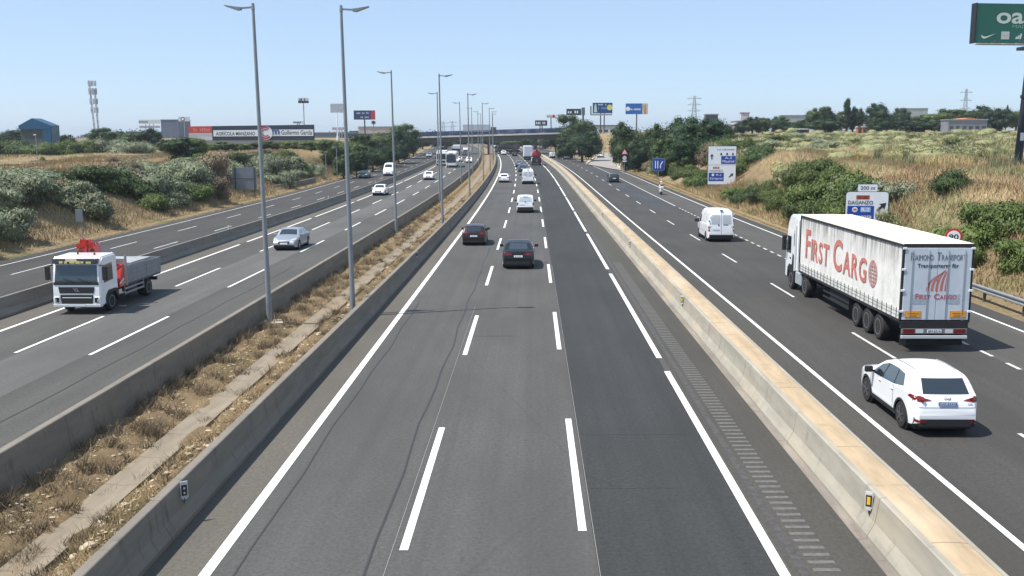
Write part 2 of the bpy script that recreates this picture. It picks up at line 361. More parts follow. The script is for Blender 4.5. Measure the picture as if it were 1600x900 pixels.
# main carriageway
mr_ = strip('main_road', -7.3, 6.8, -10, YF, .0, A_MID, n=4, kind='structure')
strip('left_shoulder', -7.3, -5.98, -10, YF, .004, A_SHO, mr_); strip('resurfaced_lane', 1.22, 4.55, -10, YF, .004, A_DARK, mr_)
strip('right_shoulder', 4.75, 6.5, -10, YF, .004, A_RSHO, mr_)
strip('edge_line', -6.1, -5.88, -10, YF, .009, PAINT, mr_)
dashes('lane_line', -2.49, .17, [(17.6+17*k, 25.6+17*k) for k in range(-1, 36)], .009, PAINT, mr_)
dashes('lane_line', 1.02, .17, [(18.5+17*k, 26.4+17*k) for k in range(-1, 36)], .009, PAINT, mr_)
dashes('edge_line', 4.60, .20, [(10+24*k, 32+24*k) for k in range(-1, 26)], .009, PAINT, mr_)
dashes('rumble_strip', 5.42, .50, [(12+.33*k, 12.13+.33*k) for k in range(150)], .009, mat('milled_asphalt', (.125, .12, .112), .9, var=.2, scale=9), mr_)
dashes('milled_groove', 4.98, .16, [(5, 90)], .0065, mat('groove', (.065, .062, .06), .9, var=.3, scale=6), mr_)
TAR = mat('tar_seam', (.034, .034, .034), .6)
strip('tar_seam', -5.50, -5.46, 12, 46, .008, TAR, mr_, wob=.03); strip('tar_seam', -3.13, -3.08, 10, 70, .008, TAR, mr_, wob=.035)
strip('joint_line', -2.72, -2.71, 10, 45, .0085, mat('joint_grey', (.30, .29, .27), .8), mr_); strip('joint_line', 1.237, 1.247, 14, 60, .0085, mat('joint_grey', (.30, .29, .27), .8), mr_)
for (oa, ob, y, ww) in ((1.3, 3.3, 20.9, .018), (1.3, 4.2, 24.9, .015), (1.1, 1.7, 39.5, .05), (-2.4, -.8, 38, .03)):
    mb = MB(); uv = []
    strip_geo(mb, uv, oa, ob, y, y+ww, .0085); mk('tar_seam', mb.v, mb.f, TAR, mr_, uv=uv)
# left carriageway
lr = strip('left_carriageway', -23.8, -12.3, -10, YF, .0, A_LEFT, n=4, kind='structure')
strip('edge_shoulder', -23.75, -22.3, -10, YF, .004, A_SHO, lr); strip('worn_lane', -19.2, -16.5, -10, YF, .004, asphalt('asphalt_worn', (.112, .109, .103), .25), lr)
dashes('edge_line', -22.2, .18, [(2.5+24*k, 24.6+24*k) for k in range(-1, 26)], .009, PAINT, lr)
dashes('lane_line', -19.37, .15, [(35.2+16.4*k, 42.7+16.4*k) for k in range(-3, 36)], .009, PAINT, lr)
dashes('lane_line', -16.40, .15, [(34.8+16.4*k, 42.6+16.4*k) for k in range(-3, 36)], .009, PAINT, lr)
strip('tar_seam', -15.0, -14.95, 20, 60, .008, TAR, lr, wob=.03)
dashes('edge_line', -12.75, .12, [(120, 500)], .009, PAINT, lr)
# service roads
ls = strip('left_service_road', -35.0, -24.2, -10, YF, .0, A_SERV, n=3, kind='structure')
dashes('edge_line', -33.75, .13, [(0, YF)], .009, PAINT2, ls); dashes('lane_line', -30.9, .12, [(2+13.6*k, 6.8+13.6*k) for k in range(46)], .009, PAINT2, ls)
dashes('lane_line', -27.7, .12, [(2+13.6*k, 6.8+13.6*k) for k in range(46)], .009, PAINT2, ls)
dashes('edge_line', -24.9, .12, [(0, YF)], .009, PAINT2, ls)
rs = strip('right_service_road', 7.95, 21.2, -10, 262, .0, A_SERV, n=3, kind='structure')
strip('far_service_road', 7.95, 17.4, 262, YF, .0, A_SERV, rs, n=3)
strip('near_shoulder', 7.97, 9.4, -10, 262, .004, A_RSHO, rs); strip('outer_lane', 16.7, 20.0, -10, 255, .004, A_LEFT, rs)
strip('dark_patch', 13.3, 16.4, 108, 215, .005, asphalt('patch_dark', (.06, .062, .066), .2), rs)
dashes('edge_line', 9.53, .16, [(-5, YF)], .009, PAINT, rs)
dashes('lane_line', 13.08, .13, [(20.2+13.6*k-27.2, 24.9+13.6*k-27.2) for k in range(46)], .009, PAINT2, rs)
dashes('short_lane_line', 16.72, .14, [(4.1+2*k, 5.05+2*k) for k in range(53)]+[(112, 236)], .009, PAINT2, rs)
dashes('edge_line', 20.1, .14, [(-5, 232)], .009, PAINT, rs); dashes('edge_line', 16.72, .13, [(236, YF)], .0095, PAINT2, rs)
# the ramp joining on the right
RL = [(18.9, 246, 1.45), (21.5, 265, 1.72), (26., 300, 2.35), (31.5, 330, 3.1), (40, 360, 4.), (55, 390, 5.5)]
RR = [(24.2, 205, .98), (25.2, 240, 1.42), (27.2, 264, 1.72), (31.5, 295, 2.35), (38, 322, 3.1), (46, 348, 4.), (60, 372, 5.5)]
def rsm(pts, n=16):
    a = np.array(pts); t = np.linspace(0, 1, len(a)); T = np.linspace(0, 1, n); return [Vector((np.interp(x, t, a[:, 0]), np.interp(x, t, a[:, 1]), np.interp(x, t, a[:, 2])+.03)) for x in T]
a, b = rsm(RL), rsm(RR)
rp = mk('ramp', [p for q in zip(a, b) for p in q], [(2*i, 2*i+1, 2*i+3, 2*i+2) for i in range(len(a)-1)], A_RAMP); rp['kind'] = 'structure'
def wall_along(name, pts, h, t, m, label):
    mb = MB()
    for p, q in zip(pts, pts[1:]):
        d = (q-p); d.z = 0; nrm = Vector((d.y, -d.x, 0)).normalized()*t
        v = [p-Vector((0, 0, .6)), q-Vector((0, 0, .6)), q+Vector((0, 0, h)), p+Vector((0, 0, h))]; mb.add(v+[x+nrm for x in v], [(0, 1, 2, 3), (7, 6, 5, 4), (3, 2, 6, 7), (0, 4, 5, 1), (0, 3, 7, 4), (1, 5, 6, 2)])
    return tag(mb.build(name, m), label, 'wall')
wall_along('ramp_wall', b[1:6], .75, .25, mat('pale_wall', (.62, .58, .50), .8, var=.1, scale=2), 'short pale concrete parapet on the right side of the joining ramp')
wall_along('kerb_wall', a[:6], .35, .3, mat('pale_wall', (.62, .58, .50)), 'low pale kerb wall along the left edge of the joining ramp')

# ================= BARRIERS =================
def barrier(prof, m, label): return tag(sweep('concrete_barrier', prof, -5, 560, m), label, 'barrier', None)
MRB = barrier([(-7.66, -.35), (-7.52, .85), (-7.50, .865), (-7.33, .865), (-7.31, .85), (-7.26, .34), (-7.12, .10), (-7.12, -.02)], CONC, 'grey concrete barrier between the dry median strip and the central road')
MLB = barrier([(-12.46, -.02), (-12.46, .10), (-12.33, .34), (-12.28, .84), (-12.26, .86), (-12.08, .86), (-12.06, .84), (-11.92, -.5)], CONC, 'grey concrete barrier between the oncoming carriageway and the median strip')
OLB = barrier([(-24.36, 0), (-24.36, .08), (-24.17, .32), (-24.13, .86), (-23.98, .86), (-23.93, .32), (-23.76, .08), (-23.76, 0)], CONC_D, 'dark shaded concrete barrier between the oncoming carriageway and the left service road')
RB = empty('double_barrier', P(7.3, 10)); tag(RB, 'pale double concrete barrier with ochre filled top right of the central road', 'barrier')
def sub(o, par): o.parent = par; o.matrix_parent_inverse = Matrix.Translation(-par.location); return o
sub(sweep('barrier_wall', [(6.62, -.02), (6.62, .10), (6.76, .36), (6.83, .86), (6.86, .875), (6.97, .875), (7.0, .3), (7.0, -.02)], -5, 560, CONC_R), RB)
sub(sweep('ochre_capping', [(6.975, .4), (6.975, .862), (7.2, .875), (7.45, .868), (7.62, .85), (7.62, .4)], -5, 560, OCHRE), RB)
sub(sweep('barrier_wall', [(7.625, -.02), (7.625, .855), (7.72, .85), (7.80, .34), (7.93, .10), (7.93, -.02)], -5, 560, CONC_R), RB)
sub(sweep('gutter', [(6.44, -.05), (6.44, .018), (6.62, .03), (6.62, -.05)], -5, 560, concrete('gutter_gravel', (.24, .21, .18), joints=9)), RB)
# reflectors on the barriers
def reflector(o, Y, side, dark, label):
    e = empty('barrier_reflector', P(o, Y, .80), -head(Y)); tag(e, label, 'reflector', 'reflector posts fixed to the barriers')
    MB().box(-.02, .0, -.07, .07, -.34, .08, .006).build('reflector_post', mat('dull_white', (.55, .55, .53), .6), e)
    MB().box(-.012, .012, -.105, .105, -.30, .12, .01).build('backing_plate', mat('dull_white', (.55, .55, .53)), e)
    for s_ in (0,): MB().box(-.027, .027, -.078, .078, -.24, .03, .004).build('black_panel', BLKE, e)
    if dark:
        for zz in (-.17, -.05): MB().tube((-.034, 0, zz), (.034, 0, zz), .032, n=14).build('round_reflector', mat('grey_reflector', (.45, .45, .45), .3), e)
    else: MB().box(-.034, .034, -.045, .045, -.20, -.01, .003).build('amber_reflector', YELR, e)
    MB().bar((0, 0, -.30), (-.10*side, 0, -.46), .03, .03).build('bracket', STEELD, e)
    e.rotation_euler.z += R(60)*(1 if side < 0 else -1); e.scale = (.85, .72, .85)
    return e
reflector(-7.2, 19.0, 1, True, 'white reflector with two grey discs on the median barrier nearest the camera')
reflector(6.72, 18.3, -1, False, 'white reflector with amber panel on the pale barrier nearest the camera')
E0 = [(6.72, 42.5, -1, 'first'), (6.72, 66, -1, 'second'), (6.72, 92, -1, 'third'), (6.72, 122, -1, 'fourth')]
for o, Y, s_, w_ in E0: reflector(o, Y, s_, False, 'small amber reflector on the pale right barrier, %s one beyond the nearest' % w_)
for Y, w_ in ((60, 'beside the maroon car'), (98, 'farther along'), (140, 'far along')): reflector(-7.25, Y, 1, True, 'small reflector on the median barrier %s' % w_)
for Y, w_ in ((76, 'nearest'), (114, 'middle'), (150, 'far')):
    e = empty('barrier_reflector', P(-24.06, Y, .86)); tag(e, 'small white reflector post on the dark left barrier, the %s one' % w_, 'reflector', 'reflector posts on the left barrier')
    MB().box(-.03, .03, -.08, .08, 0, .30, .01).build('reflector_post', WHT, e); MB().box(-.036, .036, -.05, .05, .1, .22).build('black_panel', BLKE, e)

# guardrail on the right of the truck
def guardrail():
    e = empty('guard_rail', P(22.0, 30)); tag(e, 'galvanised steel guard rail beside the road right of the trailer truck', 'guard rail')
    prof = [(21.80, .44), (21.74, .48), (21.74, .53), (21.82, .58), (21.82, .62), (21.74, .67), (21.74, .72), (21.80, .76), (21.83, .76), (21.86, .62), (21.86, .58), (21.83, .44)]
    sub(sweep('rail', prof, 6, 50, STEEL), e)
    for k in range(12):
        mb = MB(); p = P(21.95, 8+k*3.8, 0); mb.box(p.x-.05, p.x+.05, p.y-.06, p.y+.06, p.z-.3, p.z+.72)
        sub(mb.build('post', STEELD, None), e)
    return e
guardrail()

# ================= LAMP POSTS =================
def lamp_post(arm):
    e = empty('lamp_post')
    MB().box(-.22, .22, -.22, .22, -.05, .03, .01).tube((0, 0, .03), (0, 0, 1.2), .125, .12, 14).build('base_plate', POLEM, e, True)
    MB().tube((0, 0, 1.2), (0, 0, 13.62), .115, .060, 14).build('pole', POLEM, e, True)
    MB().bar((0, 0, 13.5), (arm*.62, 0, 13.46), .07, .07).tube((0, 0, 13.4), (0, 0, 13.66), .075, .06, 10).build('arm', POLEM, e)
    h = MB().prism([(arm*.50, 13.40), (arm*.66, 13.38), (arm*1.18, 13.56), (arm*1.20, 13.60), (arm*.7, 13.52), (arm*.5, 13.50)], -.13, .13, 'y').build('lamp_head', POLEM, e)
    MB().add([(arm*.68, -.1, 13.375), (arm*1.12, -.1, 13.53), (arm*1.12, .1, 13.53), (arm*.68, .1, 13.375)], [(0, 1, 2, 3)]).build('lamp_glass', mat('lamp_glass', (.5, .52, .5), .2), h)
    return e
lp = {1: lamp_post(1), -1: lamp_post(-1)}; first = {1: True, -1: True}
right = [42.5, 86.5, 126, 168, 209, 250, 292]; left = [41.8, 82, 122, 163, 204, 245, 286]
ordn = ['nearest', 'second', 'third', 'fourth', 'fifth', 'sixth', 'farthest']
for d, rows, o in ((-1, left, -11.62), (1, right, -8.05)):
    for k, Y in enumerate(rows):
        e = lp[d] if first[d] else copy_tree(lp[d]); first[d] = False
        p = P(o, Y); e.location = (p.x, p.y, p.z-.12); e.rotation_euler = (0, R(-.6), 0)
        tag(e, 'tall grey lamp post in the median, %s of the row whose arms point %s' % (ordn[k], 'right' if d > 0 else 'left'), 'lamp post', 'lamp posts along the median')
        if k == 0 and d == -1:
            c = MB().box(-.55, .55, -.5, .5, -.25, .04, .03).build('footing', mat('footing_concrete', (.36, .31, .24), .9, var=.2, scale=5), e); c.rotation_euler.z = .3

# ================= OVERPASS =================
def bridge():
    Y0 = 346.; px_ = Y0/F
    e = empty('overpass', (0, Y0, 0)); tag(e, 'grey concrete road bridge with blue railing crossing all the roads', 'bridge')
    zt = lambda X: CAMZ + .75 + (X+38)*.0262
    X0, X1 = -62., 27.; n = 12
    def slab(name, y0, y1, dz0, dz1, m):
        v = []; f = []
        for i in range(n+1):
            X = X0+(X1-X0)*i/n; a_ = zt(X)
            v += [(X, y0, a_+dz0), (X, y1, a_+dz0), (X, y1, a_+dz1), (X, y0, a_+dz1)]
            if i: a = 4*i; f += [(a-4+j, a-4+(j+1) % 4, a+(j+1) % 4, a+j) for j in range(4)]
        f += [(0, 1, 2, 3), (4*n, 4*n+3, 4*n+2, 4*n+1)]
        o = MB().add(v, f).build(name, m, e); return o
    slab('deck_edge', 0, 11, -.55, 0, mat('cornice', (.62, .59, .52), .8, var=.1, scale=.4)); slab('girder', .9, 10.1, -2.15, -.551, CONC_B)
    RB_ = mat('blue_rail', (.02, .045, .11), .5)
    for yy in (.15, 10.85):
        mb = MB()
        for k in range(73):
            X = X0+(X1-X0)*k/72; mb.box(X-.06, X+.06, yy-.05, yy+.05, zt(X), zt(X)+1.6)
        for h in (.25, .5, .75, 1.0, 1.25, 1.55):
            mb.bar((X0, yy, zt(X0)+h), (X1, yy, zt(X1)+h), .06, .10)
        for k in range(560):
            X = X0+(X1-X0)*k/560; mb.box(X-.035, X+.035, yy-.02, yy+.02, zt(X)+.1, zt(X)+1.5)
        mb.build('railing', RB_, e)
    def pier(X, w_, m, lean=0, dy=5.5):
        o = MB().add([(X-w_/2+lean, dy-3, -3), (X+w_/2+lean, dy-3, -3), (X+w_/2+lean, dy+3, -3), (X-w_/2+lean, dy+3, -3), (X-w_/2, dy-3, zt(X)-2.1), (X+w_/2, dy-3, zt(X)-2.1), (X+w_/2, dy+3, zt(X)-2.1), (X-w_/2, dy+3, zt(X)-2.1)],
                     [(0, 1, 2, 3), (4, 7, 6, 5), (0, 4, 5, 1), (1, 5, 6, 2), (2, 6, 7, 3), (3, 7, 4, 0)]).build('pier', m, e); return o
    pier(-8.3, .7, CONC_B); pier(8.7, 1.0, CONC_B); pier(18.4, 1.0, mat('pale_pier', (.5, .48, .44), .8, var=.1), -.5); pier(20.6, 1.1, CONC_B)
    pier(-23.8, .8, CONC_B)
    MB().box(-64, -37.6, .9, 10, -4, zt(-37)-2.0).build('abutment', CONC_D, e); MB().box(22.5, 30, .9, 10, -4, zt(25)-.6).build('abutment', CONC_D, e)
    return zt, Y0
ZT, BY = bridge()

# ================= VEHICLES =================
class Shell:
    """car body surface: silhouette top(y) rear (y=0) to front (y=L), sill, plan taper, tumblehome; patches conform to it"""
    def __init__(s, L, W, prof, belt, zlo=.22, arches=(), tum=.28, tr=.10, tf=.14, lr=.7, lf=.9, rc=.10, crown=.035, smooth=.05, shoulder=.02, hip=None):
        s.L, s.W, s.belt, s.zl, s.arches, s.tum, s.tr, s.tf, s.lr, s.lf, s.rc, s.crown, s.shoulder = L, W, belt, zlo, arches, tum, tr, tf, lr, lf, rc, crown, shoulder
        a = np.array(prof, float); yy = np.linspace(0, L, 400); zz = np.interp(yy, a[:, 0], a[:, 1])
        k = max(1, int(smooth/L*400)); pad = np.concatenate([np.full(k, zz[0]), zz, np.full(k, zz[-1])])
        s.ty = yy; s.tz = np.convolve(pad, np.ones(2*k+1)/(2*k+1), 'valid')
    def top(s, y): return float(np.interp(y, s.ty, s.tz))
    def bz(s, y): return s.belt[0]+(s.belt[1]-s.belt[0])*y/s.L
    def wp(s, y):
        w = s.W/2
        if y < s.lr: w *= 1-s.tr*((s.lr-y)/s.lr)**2.6
        if y > s.L-s.lf: w *= 1-s.tf*((y-s.L+s.lf)/s.lf)**2.2
        return w
    def hw(s, y, z):
        w = s.wp(y); b = s.bz(y); zt = s.top(y)-s.crown
        if z > b: w -= s.shoulder*min(1, (z-b)/.04)+s.tum*(z-b)
        elif z < .45: w -= .10*((.45-z)/.45)**1.5
        else: w -= .018*(1-abs((z-(b+.45)/2)/max(.05, (b-.45)/2)))*-1 if False else 0
        rc = min(s.rc, max(.01, (zt-s.zl)*.5))
        if z > zt-rc: q = min(1, (z-zt+rc)/rc); w -= rc*1.15*(1-sqrt(max(0, 1-q*q)))
        return max(.02, w)
    def lo(s, y):
        z = s.zl + .12*max(0, 1-y/.35) + .10*max(0, 1-(s.L-y)/.35)
        for yc, r in s.arches:
            d = abs(y-yc)
            if d < r: z = max(z, .33+sqrt(r*r-d*d)) if True else z
        return z
    def mesh(s, name, m, parent):
        ys = set(np.round(np.linspace(0, s.L, 46), 3))
        for yc, r in s.arches:
            ys |= set(np.round(yc+r*np.cos(np.linspace(0, pi, 15)), 3)); ys |= {round(yc-r-.004, 3), round(yc+r+.004, 3)}
        ys |= {.02, .05, .09, s.L-.02, s.L-.05, s.L-.1}; ys = sorted(y for y in ys if 0 <= y <= s.L)
        rings = []
        for y in ys:
            lo = s.lo(y); zt = s.top(y)-s.crown; rc = min(s.rc, max(.01, (zt-s.zl)*.5)); b = s.bz(y)
            zc = max(zt-rc, lo+.002)
            bb = min(max(b, lo+.001), zc-.001) if zc > lo+.003 else lo+.001
            zs = [lo+(bb-lo)*t for t in (0, .12, .3, .5, .7, .85, 1)]
            zs += [min(zc, bb+.045)] + [bb+(zc-bb)*t for t in (.35, .7, 1)]
            zs = sorted(zs)
            zs += [zc+(zt-zc)*t for t in (.3, .55, .75, .9, .97, 1)]
            h = [(s.hw(y, z), z) for z in zs]; wt = h[-1][0]
            h += [(wt*t, zt+s.crown*(1-t*t)) for t in (.85, .6, .3, 0)]
            rings.append([(x, y, z) for x, z in h]+[(-x, y, z) for x, z in reversed(h[:-1])])
        n = len(rings[0]); v = [p for r in rings for p in r]
        f = [(i*n+j, i*n+j+1, (i+1)*n+j+1, (i+1)*n+j) for i in range(len(rings)-1) for j in range(n-1)]
        f += [tuple(range(n)), tuple(reversed(range((len(rings)-1)*n, len(rings)*n)))]
        o = MB().add(v, f).build(name, m, parent); auto_smooth(o, 32); return o
    def inside(s, x, y, z): 
        return 0 <= y <= s.L and z <= s.top(y)-s.crown*(min(1, abs(x)/max(.05, s.hw(y, s.top(y)-s.crown))))**2 and abs(x) <= s.hw(y, min(z, s.top(y)-s.crown))
    def ry(s, x, z, end=0):
        lo, hi = (0, s.L*.5) if end == 0 else (s.L, s.L*.5)
        if s.inside(x, lo, z): return lo
        # march then bisect
        N = 60; prev = lo
        for i in range(1, N+1):
            y = lo+(hi-lo)*i/N
            if s.inside(x, y, z):
                a, b = prev, y
                for _ in range(14):
                    m_ = (a+b)/2
                    if s.inside(x, m_, z): b = m_
                    else: a = m_
                return b
            prev = y
        return hi
def patch(name, fn, quad, m, parent, nu=8, nv=5, smooth=True):
    """bilinear quad in parameter space -> surface sheet"""
    (a, b, c, d) = [np.array(p, float) for p in quad]; v = []
    for j in range(nv+1):
        for i in range(nu+1):
            u, w_ = i/nu, j/nv; p = (a*(1-u)+b*u)*(1-w_)+(d*(1-u)+c*u)*w_; v.append(fn(p[0], p[1]))
    f = [(j*(nu+1)+i, j*(nu+1)+i+1, (j+1)*(nu+1)+i+1, (j+1)*(nu+1)+i) for j in range(nv) for i in range(nu)]
    return mk(name, v, f, m, parent, smooth)
def side(S, sg, off=.008): return lambda y, z: (sg*(S.hw(y, z)+off), y, z)
def rear(S, off=.010): return lambda x, z: (x, S.ry(x, z, 0)-off, z)
def front(S, off=.010): return lambda x, z: (x, S.ry(x, z, 1)+off, z)
def topf(S, off=.006): return lambda x, y: (x, y, S.top(y)-S.crown*(x/max(.1, S.hw(y, S.top(y)-S.crown)))**2+off)
def wheel(parent, x, y, r, w_, rim_m=None, spokes=5, sg=1, dual=False):
    rim_m = rim_m or RIM; prof = [(r*.62, -w_/2), (r*.93, -w_/2), (r, -w_*.36), (r, w_*.36), (r*.93, w_/2), (r*.62, w_/2)]
    t = MB().lathe(prof, n=28).build('wheel', RUB, parent, True); t.location = (x, y, r)
    mb = MB(); xo = sg*w_/2
    mb.lathe([(r*.64, xo*.92), (r*.64, xo*1.02), (r*.57, xo*1.02), (r*.55, xo*.55)] if sg > 0 else [(r*.55, xo*.55), (r*.57, xo*1.02), (r*.64, xo*1.02), (r*.64, xo*.92)], n=28)
    if spokes:
        for k in range(spokes):
            a = 2*pi*k/spokes+.3; mb.bar((xo*.9, 0, 0), (xo*.98, cos(a)*r*.6, sin(a)*r*.6), .045+.02*r, r*.17)
        mb.tube((xo*.5, 0, 0), (xo*1.02, 0, 0), r*.14, n=12)
    else:      # truck rim: dished disc with hub
        mb.lathe([(r*.57, xo*.7), (r*.40, xo*.45), (r*.22, xo*.5), (r*.20, xo*.95), (r*.06, xo*1.0)][::1 if sg > 0 else 1], n=20)
        for k in range(10):
            a = 2*pi*k/10; mb.tube((xo*.4, cos(a)*r*.32, sin(a)*r*.32), (xo*.62, cos(a)*r*.32, sin(a)*r*.32), .018, n=6)
    rm = mb.build('rim', rim_m, t)
    MB().lathe([(r*.55, xo*.3), (r*.55, xo*.34)], n=20).build('brake_disc', BLKPL, t)
    return t
def mirror(parent, x, y, z, m, s=1.):
    sg = 1 if x > 0 else -1
    o = MB().box(-.10*s, .10*s, -.06*s, .06*s, -.07*s, .08*s, .025*s).bar((-sg*.16*s, .02, -.05*s), (0, .0, -.02*s), .05*s, .04*s).build('mirror', m, parent, True); o.location = (x+sg*.12*s, y, z)
    return o
def vehicle(name, label, cat, o=None, Y=None, near='rear', L=4.5, group=None, loc=None, rz=None):
    """origin: centre of the rear end on the ground, +y forward; near='rear' -> receding, 'front' -> oncoming"""
    e = empty(name)
    if loc is None:
        if near == 'rear': p = P(o, Y, .012); rz = -head(Y+L/2)
        else: p = P(o, Y+L, .012); rz = pi-head(Y+L/2)
        # lengthwise slope
        pa = float(E(Y)); pb = float(E(Y+L)); e.rotation_euler.x = math.atan2(pb-pa, L)*(1 if near == 'rear' else -1)
        if near == 'rear': p.z = pa+.012
        else: p.z = pb+.012
        e.location = p
    else: e.location = loc
    e.rotation_euler.z = rz
    return tag(e, label, cat, group)

def make_car(e, kind, paint, detail=True, plate='', rimm=None, dark_plate=False, rails=False):
    """kind: suv, sedan, hatch, coupe_suv, kangoo, van"""
    G = GLASS
    if kind == 'suv':      # compact crossover, 4.55 m
        L, W = 4.55, 1.86; wb = (.93, 3.63); r = .365
        prof = [(0, .58), (.03, .94), (.13, 1.10), (.56, 1.55), (.70, 1.61), (1.1, 1.645), (1.7, 1.655), (2.3, 1.62), (2.75, 1.50), (3.45, 1.12), (3.7, 1.09), (4.3, .98), (4.5, .82), (4.55, .62)]
        S = Shell(L, W, prof, (1.10, .98), .27, [(wb[0], .44), (wb[1], .44)], .38, .17, .18, .8, 1.0)
        wins = [[(.92, 1.17), (1.50, 1.08), (1.52, 1.49), (1.12, 1.46)], [(1.56, 1.075), (2.42, 1.04), (2.22, 1.49), (1.58, 1.50)], [(2.47, 1.035), (3.22, 1.02), (2.72, 1.36), (2.30, 1.485)]]
        rw = [(-.64, 1.14), (.64, 1.14), (.58, 1.49), (-.58, 1.49)]; ws = [(-.62, 3.36), (.62, 3.36), (.52, 2.72), (-.52, 2.72)]
        tl = lambda sg: [(sg*.42, .995), (sg*.88, .935), (sg*.88, 1.09), (sg*.66, 1.055)]; tls = [(.01, .94), (.50, 1.02), (.40, 1.10), (.01, 1.095)]
    elif kind == 'coupe_suv':
        L, W = 4.75, 1.93; wb = (1.0, 3.85); r = .38
        prof = [(0, .60), (.02, 1.0), (.12, 1.10), (.42, 1.17), (1.25, 1.52), (1.9, 1.62), (2.5, 1.61), (2.95, 1.48), (3.65, 1.12), (3.9, 1.07), (4.5, .96), (4.7, .8), (4.75, .6)]
        S = Shell(L, W, prof, (1.08, .98), .26, [(wb[0], .46), (wb[1], .46)], .36, .12, .16, .7, 1.0)
        wins = [[(1.0, 1.12), (1.75, 1.08), (1.75, 1.46), (1.40, 1.44)], [(1.79, 1.075), (2.62, 1.05), (2.42, 1.49), (1.79, 1.47)], [(2.67, 1.04), (3.42, 1.03), (2.95, 1.34), (2.48, 1.48)]]
        rw = [(-.58, 1.19), (.58, 1.19), (.50, 1.48), (-.50, 1.48)]; ws = [(-.63, 3.56), (.63, 3.56), (.53, 2.92), (-.53, 2.92)]
        tl = lambda sg: [(sg*.38, .87), (sg*.88, .84), (sg*.88, 1.0), (sg*.44, .99)]; tls = [(.02, .87), (.36, .92), (.32, .99), (.02, 1.0)]
    elif kind == 'hatch':
        L, W = 4.3, 1.79; wb = (.82, 3.42); r = .32
        prof = [(0, .55), (.03, .93), (.12, 1.02), (.42, 1.38), (.58, 1.45), (1.2, 1.50), (1.9, 1.50), (2.35, 1.42), (3.1, 1.02), (3.4, .97), (4.05, .84), (4.26, .7), (4.3, .52)]
        S = Shell(L, W, prof, (.99, .90), .22, [(wb[0], .385), (wb[1], .385)], .34, .11, .16, .7, .95)
        wins = [[(.66, 1.03), (1.35, .985), (1.36, 1.36), (.92, 1.35)], [(1.40, .98), (2.2, .95), (2.05, 1.375), (1.41, 1.385)], [(2.25, .945), (2.98, .93), (2.5, 1.23), (2.12, 1.365)]]
        rw = [(-.56, 1.06), (.56, 1.06), (.50, 1.36), (-.50, 1.36)]; ws = [(-.60, 3.02), (.60, 3.02), (.50, 2.38), (-.50, 2.38)]
        tl = lambda sg: [(sg*.44, .84), (sg*.84, .82), (sg*.84, .98), (sg*.50, .97)]; tls = [(.02, .84), (.3, .88), (.26, .98), (.02, .98)]
    elif kind == 'sedan':
        L, W = 4.7, 1.80; wb = (.98, 3.72); r = .325
        prof = [(0, .58), (.03, .90), (.10, .985), (.80, 1.02), (1.25, 1.32), (1.5, 1.43), (2.3, 1.475), (2.82, 1.42), (3.40, 1.02), (3.8, .95), (4.45, .80), (4.66, .66), (4.7, .5)]
        S = Shell(L, W, prof, (.95, .87), .22, [(wb[0], .385), (wb[1], .385)], .36, .12, .17, .7, .95)
        wins = [[(1.15, .98), (1.78, .955), (1.80, 1.31), (1.50, 1.28)], [(1.83, .95), (2.62, .925), (2.45, 1.325), (1.84, 1.325)], [(2.67, .92), (3.36, .905), (2.9, 1.20), (2.52, 1.32)]]
        rw = [(-.56, 1.06), (.56, 1.06), (.48, 1.32), (-.48, 1.32)]; ws = [(-.66, 3.36), (.66, 3.36), (.56, 2.88), (-.56, 2.88)]
        tl = lambda sg: [(sg*.48, .78), (sg*.83, .76), (sg*.83, .92), (sg*.52, .92)]; tls = [(.02, .78), (.28, .80), (.28, .91), (.02, .91)]
    elif kind == 'kangoo':
        L, W = 4.3, 1.84; wb = (.85, 3.55); r = .33
        prof = [(0, .55), (.015, 1.0), (.06, 1.20), (.16, 1.74), (.28, 1.81), (1.0, 1.84), (2.2, 1.83), (2.6, 1.72), (3.25, 1.18), (3.5, 1.10), (4.05, .96), (4.26, .75), (4.3, .55)]
        S = Shell(L, W, prof, (1.12, 1.02), .22, [(wb[0], .40), (wb[1], .40)], .13, .06, .16, .4, .9)
        wins = [[(2.3, 1.10), (3.2, 1.05), (2.66, 1.52), (2.3, 1.62)]]
        rw = [(-.66, 1.22), (.66, 1.22), (.60, 1.66), (-.60, 1.66)]; ws = [(-.64, 3.16), (.64, 3.16), (.56, 2.66), (-.56, 2.66)]; G = GLASS
        tl = lambda sg: [(sg*.76, .80), (sg*.89, .80), (sg*.87, 1.12), (sg*.78, 1.12)]; tls = [(.02, .80), (.10, .80), (.10, 1.12), (.02, 1.12)]
    elif kind == 'van':
        L, W = 5.3, 1.98; wb = (1.15, 4.35); r = .345
        prof = [(0, .5), (.02, 1.2), (.05, 1.6), (.12, 2.28), (.24, 2.42), (1.2, 2.50), (3.0, 2.46), (3.55, 2.30), (4.2, 1.55), (4.45, 1.30), (5.05, 1.06), (5.26, .8), (5.3, .55)]
        S = Shell(L, W, prof, (1.32, 1.24), .24, [(wb[0], .42), (wb[1], .42)], .13, .06, .15, .4, .9, rc=.14)
        wins = [[(3.35, 1.32), (4.15, 1.26), (3.75, 1.82), (3.37, 1.98)]]
        rw = None; ws = [(-.72, 4.14), (.72, 4.14), (.66, 3.62), (-.66, 3.62)]
        tl = lambda sg: [(sg*.86, .82), (sg*.965, .82), (sg*.95, 1.20), (sg*.87, 1.20)]; tls = [(.02, .82), (.13, .82), (.13, 1.20), (.02, 1.20)]
    b = S.mesh('body', paint, e)
